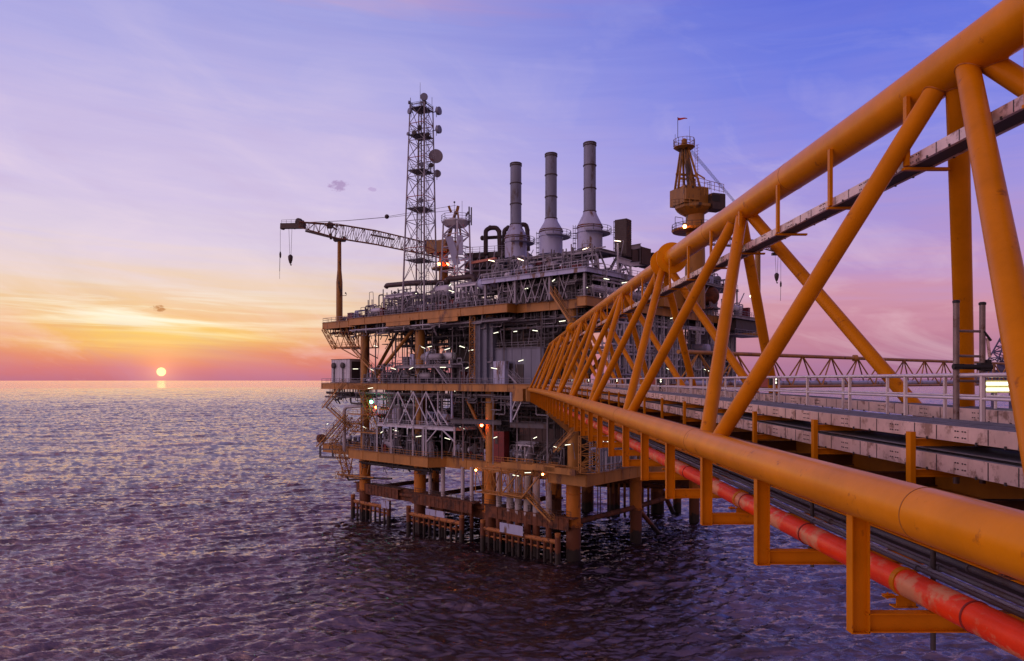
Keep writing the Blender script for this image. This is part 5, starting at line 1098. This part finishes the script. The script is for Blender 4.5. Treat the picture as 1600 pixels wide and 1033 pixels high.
def rackf(where, a0, a1, b, z0, z1, mat, colour, dep=3.0):
    def fn(t):
        m = MB(); n = max(2, round(abs(a1 - a0) / 4))
        for i in range(n + 1):
            a = a0 + (a1 - a0) * i / n
            for bb in (b, b + dep): m.bar(Q(a, bb, z0), Q(a, bb, z1), .28, .28)
            m.bar(Q(a, b, z1), Q(a, b + dep, z1), .25, .3)
            if i < n: m.bar(Q(a, b, z0), Q(a + (a1 - a0) / n * .5, b, z1), .14, .14); m.bar(Q(a + (a1 - a0) / n, b, z0), Q(a + (a1 - a0) / n * .5, b, z1), .14, .14)
        for bb in (b, b + dep): m.bar(Q(a0, bb, z1), Q(a1, bb, z1), .28, .32); m.bar(Q(a0, bb, (z0 + z1) / 2), Q(a1, bb, (z0 + z1) / 2), .18, .2)
        m.build('frame', mat, t, smooth=False)
        m = MB()
        for i in range(6): r = rnd.choice((.1, .14, .2, .26)); bb = b + .3 + (dep - .6) * i / 5; m.tube(Q(a0 - .3, bb, z1 + .2 + r), Q(a1 + .3, bb, z1 + .2 + r), r, 8)
        for i in range(int(abs(a1 - a0) / 1.7)):
            a = min(a0, a1) + .8 + 1.7 * i + rnd.uniform(-.4, .4); r = rnd.choice((.08, .12, .16)); m.bend([Q(a, b - .15, z0 + rnd.uniform(0, 1)), Q(a, b - .15, z1 * .6 + z0 * .4), Q(a + rnd.uniform(-1, 1), b + .8, z1 * .6 + z0 * .4), Q(a, b + .8, z1 + .2)], r, 6)
        m.build('pipework', 'grey', t)
    put('pipe_rack', colour + ' pipe rack', 'pipe rack', where, Q((a0 + a1) / 2, b, z0), fn)
def cabinet(where, a, b, z, w_, h_, d_, mat, colour):
    def fn(t):
        m = MB(); m.box(Q(a, b, z + h_ / 2 + .1), (w_, d_, h_), AXP); m.build('body', mat, t, smooth=False)
        m = MB(); m.box(Q(a, b - d_ / 2 - .02, z + h_ / 2 + .1), (.04, .05, h_ * .92), AXP); m.box(Q(a, b, z + h_ + .13), (w_ + .1, d_ + .1, .06), AXP); m.box(Q(a + w_ * .2, b - d_ / 2 - .03, z + h_ * .7), (w_ * .25, .05, h_ * .18), AXP); m.build('door_trim', 'dark', t, smooth=False)
    put('control_cabinet', colour + ' cabinet', 'cabinet', where, Q(a, b, z), fn)
def fill(where, a0, a1, b0, b1, z, hmax, n, seed):
    r = random.Random(seed)
    for i in range(n):
        a = a0 + (a1 - a0) * (i + .5) / n + r.uniform(-.6, .6); b = r.uniform(b0, b1); k = r.choice('hvpmcmrhv' if hmax > 3.2 else 'hpmcm')
        mt, cn = r.choice((('grey', 'light grey'), ('white', 'white'), ('mid', 'dull grey'), ('stackbase', 'bluish white')))
        if k == 'h': hvessel(where, a, b, z, r.uniform(2.6, 4.2), r.uniform(.55, min(1.1, hmax * .25)), mt, cn)
        elif k == 'v': vvessel(where, a, b, z, r.uniform(2.6, min(6, hmax)), r.uniform(.5, .9), mt, cn)
        elif k == 'p': pump(where, a, b, z, r.uniform(.7, 1.0), *r.choice((('grey', 'mid'), ('red', 'redbox'), ('white', 'white'))))
        elif k == 'm': manifold(where, a, b, z, r.choice((4, 5, 6)), r.uniform(1.6, min(3.4, hmax - .5)), mt, cn)
        elif k == 'r': rackf(where, a - 2, a + 2, b, z, z + min(hmax, 3.6), mt, cn, 2)
        else: cabinet(where, a, b, z, r.uniform(.9, 2.2), r.uniform(1.4, 2.6), r.uniform(.6, 1.2), *r.choice((('redbox', 'red'), ('stackbase', 'bluish white'), ('mid', 'dull grey'))))
UD = 'the upper deck'; MD = 'the middle deck'; LD = 'the lowest deck'; XD = 'the stack deck'
# upper deck, open left part: white frames, long dark pipe, vessels
rackf(UD, face_a(600, 2), face_a(645, 2), 2, ZU, ZU + 4.2, 'white', 'white', 4)
rackf(UD, face_a(655, 3), face_a(700, 3), 3, ZU, ZU + 3.4, 'grey', 'light grey', 4)
rackf(UD, face_a(712, 1.5), face_a(745, 1.5), 1.5, ZU, ZU + 4.6, 'white', 'white', 4)
fill(UD, face_a(598, 6), 26, 6, 10, ZU, 4.5, 15, 3); fill(UD, 66, 27, 1.2, 2.4, ZU, 2.6, 13, 21); fill(UD, 64, 27, 12, 20, ZU, 6, 12, 5)
fill(UD, 78, 67, 4.5, 7, ZU, 1.8, 4, 9); fill(UD, 22, 3, 4.2, 6.5, ZU, 4, 9, 33)
fill(MD, 64, 40, 2.5, 4.5, ZM, 3.2, 12, 41); fill(MD, 64, 50, 7, 14, ZM, 6, 9, 43); fill(MD, 38, 24, 4, 6, ZM, 5, 6, 45)
fill(LD, 64, 40, 2, 5, ZL, 4.5, 15, 51); fill(LD, 36, 10, 4.6, 6, ZL, 4, 12, 53); fill(LD, 64, 48, 8, 16, ZL, 9, 9, 55); fill(LD, 80, 67, 6, 10, ZL, 2.5, 5, 57)
fill('the white mezzanine', face_a(596, 3), face_a(700, 3), 2.5, 5, zI, 4.0, 8, 61); fill('the grey mezzanine', face_a(626, 3), face_a(700, 3), 3, 5, zat(571, face_a(660, 1.2), 1.2), 3.5, 6, 63)
fill(XD, 22, 2, 1.5, 3, ZD, 2.4, 10, 71); fill(XD, 23, 2, 12, 18, ZD, 4, 8, 73)
vvessel(LD, face_a(615, 4), 4, zI - 1, 9.2, 1.25, 'mid', 'tall brownish'); 
hvessel(UD, face_a(760, 2), 2.6, ZU + 2.4, 5.2, 1.15, 'stackbase', 'pale blue'); hvessel(UD, face_a(693, 4), 4, ZU + 2.5, 4.2, 1.1, 'white', 'large white')
cabinet(LD, face_a(783, 4), 4, ZL, 2.8, 6, 1.5, 'redbox', 'tall dim red'); cabinet(LD, face_a(602, 1.5), 1.5, ZL, 1.5, 1.7, 1, 'redbox', 'small red')
def rfill(where, b0, b1, a0, a1, z, hmax, n, seed):
    r = random.Random(seed)
    for i in range(n):
        b = b0 + (b1 - b0) * (i + .5) / n; a = r.uniform(a0, a1); mt, cn = r.choice((('grey', 'light grey'), ('white', 'white'), ('mid', 'dull grey')))
        (lambda k: hvessel(where, a, b, z, 3, .8, mt, cn) if k == 0 else vvessel(where, a, b, z, r.uniform(2.5, hmax), .6, mt, cn) if k == 1 else manifold(where, a, b, z, 4, 2.4, mt, cn) if k == 2 else cabinet(where, a, b, z, 1.6, 2.2, 1, 'redbox' if r.random() < .3 else 'stackbase', 'boxy'))(i % 4)
rfill('the right-hand deck', 4, 50, 1, 4, ZU, 5, 16, 81); rfill('the right end gallery', 52, 62, -3, -1, ZU, 4, 5, 83); rfill('the high gallery', 39, 55, -1, 1, zat(447, 0, 45), 4, 7, 85)
hvessel('the high gallery', 0, 44, ZU + 1, 6, 1.9, 'rust', 'big brown'); cabinet('the right-hand deck', 0.5, 28, ZU, 4, 4.4, 9, 'yellow', 'large yellow')
# ordinals make each label single out one thing
def imgx(o): p = o.location; return p.x / p.y
grp = {}
for t, kind, where in pending: grp.setdefault((kind, where), []).append(t)
for (kind, where), ts in grp.items():
    ts.sort(key=imgx)
    for i, t in enumerate(ts):
        t['label'] = ('%s on %s' % (kind, where)) + ('' if len(ts) == 1 else ', %s of %s from the left' % (ORD[i], ('two', 'three', 'four', 'five', 'six', 'seven', 'eight', 'nine', 'ten')[min(len(ts) - 2, 8)]))
        if len(ts) > 1: t['group'] = kind + 's on ' + where
# hangers, drop pipes and pipe runs under each deck (parts of the platform)
def underpipes(a0, a1, b0, b1, z, drop, n, seed, mat='grey'):
    r = random.Random(seed)
    for k in range(3):
        m = MB()
        for i in range(n):
            a = r.uniform(a0, a1); b = r.uniform(b0, b1); l = r.uniform(1, drop); w_ = r.uniform(.8, 4); rr = r.choice((.06, .08, .08, .12, .18))
            if i % 3: m.bend([Q(a, b, z), Q(a, b, z - l), Q(a + w_, b, z - l), Q(a + w_, b, z)], rr, 6)
            else: m.bend([Q(a, b, z), Q(a, b, z - l), Q(a + w_, b, z - l), Q(a + w_, b + r.uniform(0, 2), z - l), Q(a + w_, b + 1, z - l - r.uniform(0, 2))], rr, 6)
        for i in range(3): b = r.uniform(b0, b1); zz_ = z - r.uniform(.8, drop * .6); m.tube(Q(a0, b, zz_), Q(a1, b, zz_), r.choice((.1, .16, .22)), 7)
        m.build('hung_pipework', mat if k < 2 else 'mid', pf)['kind'] = 'stuff'
underpipes(66, 18, .4, 5, ZU - 1.5, 2.6, 16, 1); underpipes(18, 2, 3, 7, ZU - 1.5, 3.2, 10, 2); underpipes(66, 22, 1.0, 6, ZM - 1.3, 2.4, 16, 3); underpipes(22, 2, .5, 5, ZM - 1.3, 4.4, 12, 4)
underpipes(64, 40, 1, 8, ZL - 1.8, 2.2, 9, 5, 'dark'); underpipes(23, 2, .5, 5, ZD - .8, 1.8, 9, 6); underpipes(80, 66, 3, 10, ZM - 1.2, 3.5, 8, 7, 'dark'); underpipes(78, 66, 3, 8, ZU - 1.4, 2, 6, 8, 'rust')
m = MB(); m.bend([Q(66, .3, ZU - 2.6), Q(34, .3, ZU - 2.6), Q(34, .3, ZU - 1.4)], .13, 8)
for a in (60, 54, 47, 41, 36): m.tube(Q(a, .3, ZU - 1.5), Q(a, .3, ZU - 3.4), .10, 6); 
m.build('hung_pipework', 'white', pf)
for (a0, a1, b0, b1, z, dr_, n, sd_, mt) in ((60, 24, 6, 13, ZU - 1.5, 9, 26, 31, 'mid'), (62, 20, 6, 12, ZM - 1.3, 10, 30, 32, 'mid'), (22, 3, 3, 7, ZU - 1.5, 7, 14, 33, 'mid'), (36, 4, 5, 9, ZM - 1.3, 10, 24, 34, 'dark'), (62, 40, 10, 24, ZM - 1.3, 12, 16, 35, 'dark'), (60, 48, 10, 24, ZU - 1.5, 9, 14, 36, 'dark')):
    underpipes(a0, a1, b0, b1, z, dr_, n, sd_, mt)
m = MB(); r = random.Random(5)
for (a0, a1, b0, b1, z0, z1, n) in ((64, 48, 6, 20, ZL, -7, 60), (60, 30, 5, 12, ZM, 3, 50), (40, 10, 5, 9, ZL, -11, 60), (64, 28, 4, 12, ZU, 17, 60)):
    for i in range(n):
        a, b = r.uniform(a0, a1), r.uniform(b0, b1); h = r.uniform(.8, z1 - z0); w1, w2 = r.uniform(.3, 1.4), r.uniform(.3, 1.4)
        if i % 3: m.box(Q(a, b, z0 + h / 2), (w1, w2, h), AXP)
        else: m.lathe(Q(a, b, z0), [(w1 * .5, 0), (w1 * .5, h * .9), (w1 * .2, h)], 8)
m.build('deck_fittings', 'dark', pf)['kind'] = 'stuff'
m = MB()
for i in range(26):
    a = rnd.uniform(3, 22); m.bar(Q(a, rnd.uniform(.6, 1), ZU + .1), Q(a + rnd.choice((-1.6, 0, 1.6)), .8, ZD - .6), .16, .16)
m.build('module_column', 'grey', pf, smooth=False)
for a in (0.6, 8, 16, 23.4): m = MB(); m.ibeam(Q(a, .5, ZU + .05), Q(a, .5, ZD - .7), .42, .42, .06, up=W); m.build('module_column', 'grey', pf, smooth=False)
# columns between decks along the near face
for a in (62, 57, 51, 42, 36, 30, 22, 16, 9): m = MB(); m.bar(Q(a, 1.0, ZL), Q(a, 1.0, ZM - 1.3), .22, .22); m.build('deck_column', 'grey', pf, smooth=False)
for a in (60, 53, 41, 35, 21, 12, 4): m = MB(); m.bar(Q(a, 3.0, ZM), Q(a, 3.0, ZU - 1.5), .24, .24); m.build('deck_column', 'mid', pf, smooth=False)
m = MB(); m.lattice(SL(738, 602, 1), SL(738, 494, 1), 1.0, 1.0, 12, .09, .06); m.build('lattice_column', 'yellow', pf)
# pipes, ladders and cable runs in front of the right-hand walls
def rpipes(b0_, b1_, a_, z0, z1, n, seed, mat):
    r = random.Random(seed)
    for k in range(2):
        m = MB()
        for i in range(n):
            b = r.uniform(b0_, b1_); l = r.uniform(1, (z1 - z0)); z = r.uniform(z0 + l * .5, z1); w_ = r.uniform(.8, 5); rr = r.choice((.07, .1, .14, .2)); a = a_ - r.uniform(.2, .8)
            m.bend([Q(a, b, z), Q(a, b, max(z0, z - l)), Q(a, b + w_, max(z0, z - l)), Q(a, b + w_, z + r.uniform(-1, 1))], rr, 6)
        for i in range(4): z = r.uniform(z0 + 1, z1); m.tube(Q(a_ - .5, b0_, z), Q(a_ - .5, b1_, z), r.choice((.1, .16, .24)), 7)
        for i in range(3): b = r.uniform(b0_, b1_); m.lattice(Q(a_ - .6, b, z0), Q(a_ - .6, b, z1), .7, .5, 10, .06, .04)
        m.build('wall_pipework', mat if k else 'white', pf)['kind'] = 'stuff'
rpipes(3, 30, 1.0, ZM, ZU - 1.6, 22, 91, 'grey'); rpipes(30, 60, 1.0, ZM, ZU - 1.6, 22, 92, 'mid'); rpipes(2, 50, .6, ZU, ZU + 5, 20, 93, 'grey'); rpipes(2, 50, 1, ZL, ZM - 1.5, 30, 94, 'grey')
MB().rail([Q(.3, 2, ZM + 6), Q(.3, 58, ZM + 6)], r=.05).build('handrail', 'white', pf); m = MB(); m.box(Q(.7, 30, ZM + 5.95), (1.1, 56, .12), AXP); m.build('wall_gallery', 'grey', pf, smooth=False)
# upright and level pipework crowding the front of the upper and module decks
for (a0, a1, b0, b1, z0, z1, n, sd_, mt) in ((64, 24, .6, 3, ZU, ZU + 4.2, 30, 101, 'grey'), (64, 24, 3, 8, ZU, ZU + 6.5, 36, 102, 'mid'), (24, 1, .8, 4, ZU, ZD - .8, 22, 103, 'grey'), (24, 1, .8, 6, ZD, ZD + 4.5, 30, 104, 'grey'), (64, 40, 1, 4, ZL, ZL + 5, 30, 105, 'grey'), (62, 24, 2, 5, ZM, ZM + 4.5, 26, 106, 'grey'), (36, 8, 4, 6, ZL, ZL + 4.5, 20, 107, 'mid')):
    r = random.Random(sd_)
    for k in range(2):
        m = MB()
        for i in range(n):
            a = r.uniform(a0, a1); b = r.uniform(b0, b1); h = z0 + r.uniform(.8, z1 - z0); w_ = r.uniform(.6, 3); rr = r.choice((.06, .08, .1, .16))
            if i % 4 == 0: m.bar(Q(a, b, z0), Q(a, b, z1), .2, .2); m.bar(Q(a, b, h), Q(a - w_ * 1.5, b, h), .16, .2)
            else: m.bend([Q(a, b, z0), Q(a, b, h), Q(a - w_, b, h), Q(a - w_, b + .4, z0)], rr, 6)
            if i % 5 == 0: m.ball(Q(a - w_ * .5, b, h), .35, 8, 5)
        m.build('deck_pipework', mt if k else 'mid', pf)['kind'] = 'stuff'
# long dark insulated pipe on the upper deck and its elbow
m = MB(); m.bend([SL(603, 449, 3), SL(605, 446, 3), SL(640, 443, 3), SL(700, 441, 5), SL(700, 436, 5), SL(741, 432, 5), SL(742, 446, 5), SL(742, 470, 5)], .55, 12, R=1)
tag(rebase(m.build('insulated_pipe', 'brown'), SL(603, 449, 3)), 'long thick dark pipe above the white racks at the left of the upper deck', 'pipe')
m = MB(); m.bend([at(716, 650, 143), at(518, 633, 172)], .1, 8); m = MB(); m.bend([SL(538, 706, 3), SL(538, 640, 3), SL(541, 636, 3), SL(566, 634, 3)], .42, 12, R=1.2); tag(rebase(m.build('vent_pipe', 'white'), SL(538, 706, 3)), 'white bent pipe rising beside the yellow stairs at the lower left', 'pipe')
m = MB(); m.bend([SL(523, 604, 2), SL(523, 613, 2), SL(548, 614, 2), SL(548, 630, 2), SL(565, 631, 2)], .2, 8); m.bend([SL(535, 606, 2), SL(535, 620, 2), SL(548, 620, 2)], .14, 8)
tag(rebase(m.build('drain_pipe', 'dark'), SL(523, 613, 2)), 'dark drain pipe stepping down below the container', 'pipe')
# yellow access frames and rails crowding the left end between the middle and lowest decks
for (p0, p1, w_, h_, n) in ((SL(566, 604, 1.5), SL(590, 668, 1.5), 1.6, 1.6, 8), (SL(548, 676, 1), SL(583, 640, 1), 1.3, 1.3, 6), (SL(520, 690, 3), SL(548, 656, 2), 1.2, 1.2, 6), (SL(520, 690, 1), SL(545, 735, 1.5), 1.4, 1.4, 6), (SL(553, 604, 1), SL(575, 606, 1), 1.2, 1.0, 4)):
    m = MB(); m.lattice(p0, p1, w_, h_, n, .09, .055); m.build('access_lattice', 'yellow', pf)
for x0, x1, y, bb in ((545, 586, 648, .8), (548, 592, 676, .8), (536, 560, 662, 1), (592, 604, 640, 1)):
    m = MB(); a0, a1 = face_a(x1, bb), face_a(x0, bb); z = zat(y, (a0 + a1) / 2, bb); m.box(Q((a0 + a1) / 2, bb + .8, z), (a1 - a0, 1.8, .18), AXP); m.rail([Q(a0, bb, z), Q(a1, bb, z)], r=.045); m.build('small_landing', 'yellow', pf)
# ---------------------------------------------------------------- fluorescent lamps on poles and brackets
def lamp_proto(warm=False):
    t = thing('fluorescent_lamp', V(0, 0, 0), 'x', 'lamp'); m = MB(); m.box(V(0, .0, .10), (1.25, .2, .07)); m.build('housing', 'mid', t, smooth=False)
    m = MB(); m.tube(V(-.58, -.02, 0), V(.58, -.02, 0), .05, 8); m.build('tube', M['warm_light'] if warm else M['tube_light'], t)
    m = MB(); m.bend([V(.7, .06, .14), V(1.1, .06, .2), V(1.1, .1, -2.6)], .06, 6); m.build('bracket', 'grey', t); return t
LAMPS = []
for (x, y, b) in ((661, 543, 2), (671.6, 541.7, 4), (698.7, 545.5, 2), (722, 542, 5), (555.5, 576.5, 1), (580.6, 577.5, 2), (614.5, 576, .4), (642.6, 575.5, .4), (692, 574, .4), (729.7, 575, .4), (772, 575.6, .3),
                  (736, 547.5, 3), (587, 540.7, 3), (775, 520, 2), (805, 518, 3), (836, 516.7, 3), (878.6, 501.8, 1.5), (726.4, 504.3, 3), (813.7, 563.5, 2.8), (723, 541.6, 7)): LAMPS.append((SL(x, y, b), MD))
for (x, y, b) in ((552.6, 509, 2), (748, 450.3, 3), (702.6, 445.5, 4), (705.5, 455, 1.5), (648, 458.5, 3), (863.7, 439, 1), (822, 451, 2), (946.7, 435.8, 0), (914.8, 449, 2), (976.5, 441.5, 0)): LAMPS.append((SL(x, y, b) if x < 920 else SR(x, y, -.3), UD))
for (x, y, b) in ((596, 675.5, 1), (618, 672.6, 3), (654, 682, 1), (699, 685.4, 1.5), (722, 668.5, 3), (569.5, 667.7, 1), (774, 683.5, 3), (523.5, 666.5, 4), (511.5, 662.4, 4), (836, 684, 3), (869.6, 699, .5), (887, 695, 2), (708, 610, 1), (805.7, 743, 0), (824.6, 738.6, 1), (852, 627.6, 0), (579, 606.5, 1)): LAMPS.append((SL(x, y, b), LD))
for (x, y, b) in ((768, 407.5, 0), (813.6, 405.7, 1)): LAMPS.append((SL(x, y, b), XD))
LAMPS.append((at(915, 388.6, 124), XD)); LAMPS.append((at(965, 376.6, 127), XD))
for (x, y) in ((1044.8, 577), (1076, 577), (1104, 578.5), (1050.6, 497), (1073.9, 459.5)): LAMPS.append((SR(x, y, -.4), 'the right face'))
LAMPS.append((at(946.6, 690, 140), 'the right face')); LAMPS.append((at(1032, 691, 150), 'the right face'))
pr = lamp_proto(); prw = lamp_proto(True); used = {0: False, 1: False}; lg = {}
for i, (p, where) in enumerate(LAMPS):
    k = 1 if where == XD else 0; src = (pr, prw)[k]
    rz = math.radians(rnd.choice((-40, -25, 0, 15, 120, 140)))
    if not used[k]: o = src; used[k] = True; o.location = p; o.rotation_euler = (0, rnd.choice((-.32, -.15, 0, .2)), rz)
    else: o = dup(src, p, rotz=rz); o.rotation_euler = (0, rnd.choice((-.32, -.15, 0, .2, .3)), rz)
    o['group'] = 'fluorescent lamps on the platform'; lg.setdefault(where, []).append(o)
for where, os_ in lg.items():
    os_.sort(key=imgx)
    nm = {MD: 'between the middle and upper decks', UD: 'above the upper deck', LD: 'at the lowest deck', XD: 'by the stacks', 'the right face': 'on the right face'}[where]
    for i, o in enumerate(os_): o['label'] = 'lit fluorescent lamp %s, %s from the left' % (nm, ORD[i])
for x, y, b, mat, lab in ((752.5, 664.5, 2, 'red_light', 'glowing red-orange lamp on a pole above the lowest deck, near its middle'), (587.5, 636.5, 2, 'red_light', 'small red lamp on the platform, lower right of the green lamp'), (580, 628, .2, 'green_light', 'bright green lamp at the left end between middle and lowest decks'),
                         (743.5, 734.5, -1.5, 'orange_light', 'tiny orange lamp inside the hung yellow frame'), (848, 741, .3, 'orange_light', 'orange lamp lighting the top of a white riser')):
    p = SL(x, y, b); t = thing('navigation_lamp', p, lab, 'lamp'); s = {'green_light': .36, 'red_light': .3}.get(mat, .2); m = MB(); m.ball(p, s); m.build('bulb', M[mat], t)
    m = MB(); m.lathe(p + EZ * (s + .02), [(s * .8, -.05), (s * .9, .05), (s * .3, .2)], 10); m.tube(p + EZ * s + W * .2, p + W * .2 - EZ * 2.2, .06, 6); m.build('holder', 'dark', t)
p = SR(1071, 470, -.5); t = thing('navigation_lamp', p, 'red-orange lamp on the right face seen behind the bridge braces', 'lamp'); m = MB(); m.ball(p, .3); m.build('bulb', M['red_light'], t); m = MB(); m.tube(p + EZ * .3, p + EZ * 1.6, .08, 6); m.build('holder', 'dark', t)
bpy.context.view_layer.update()
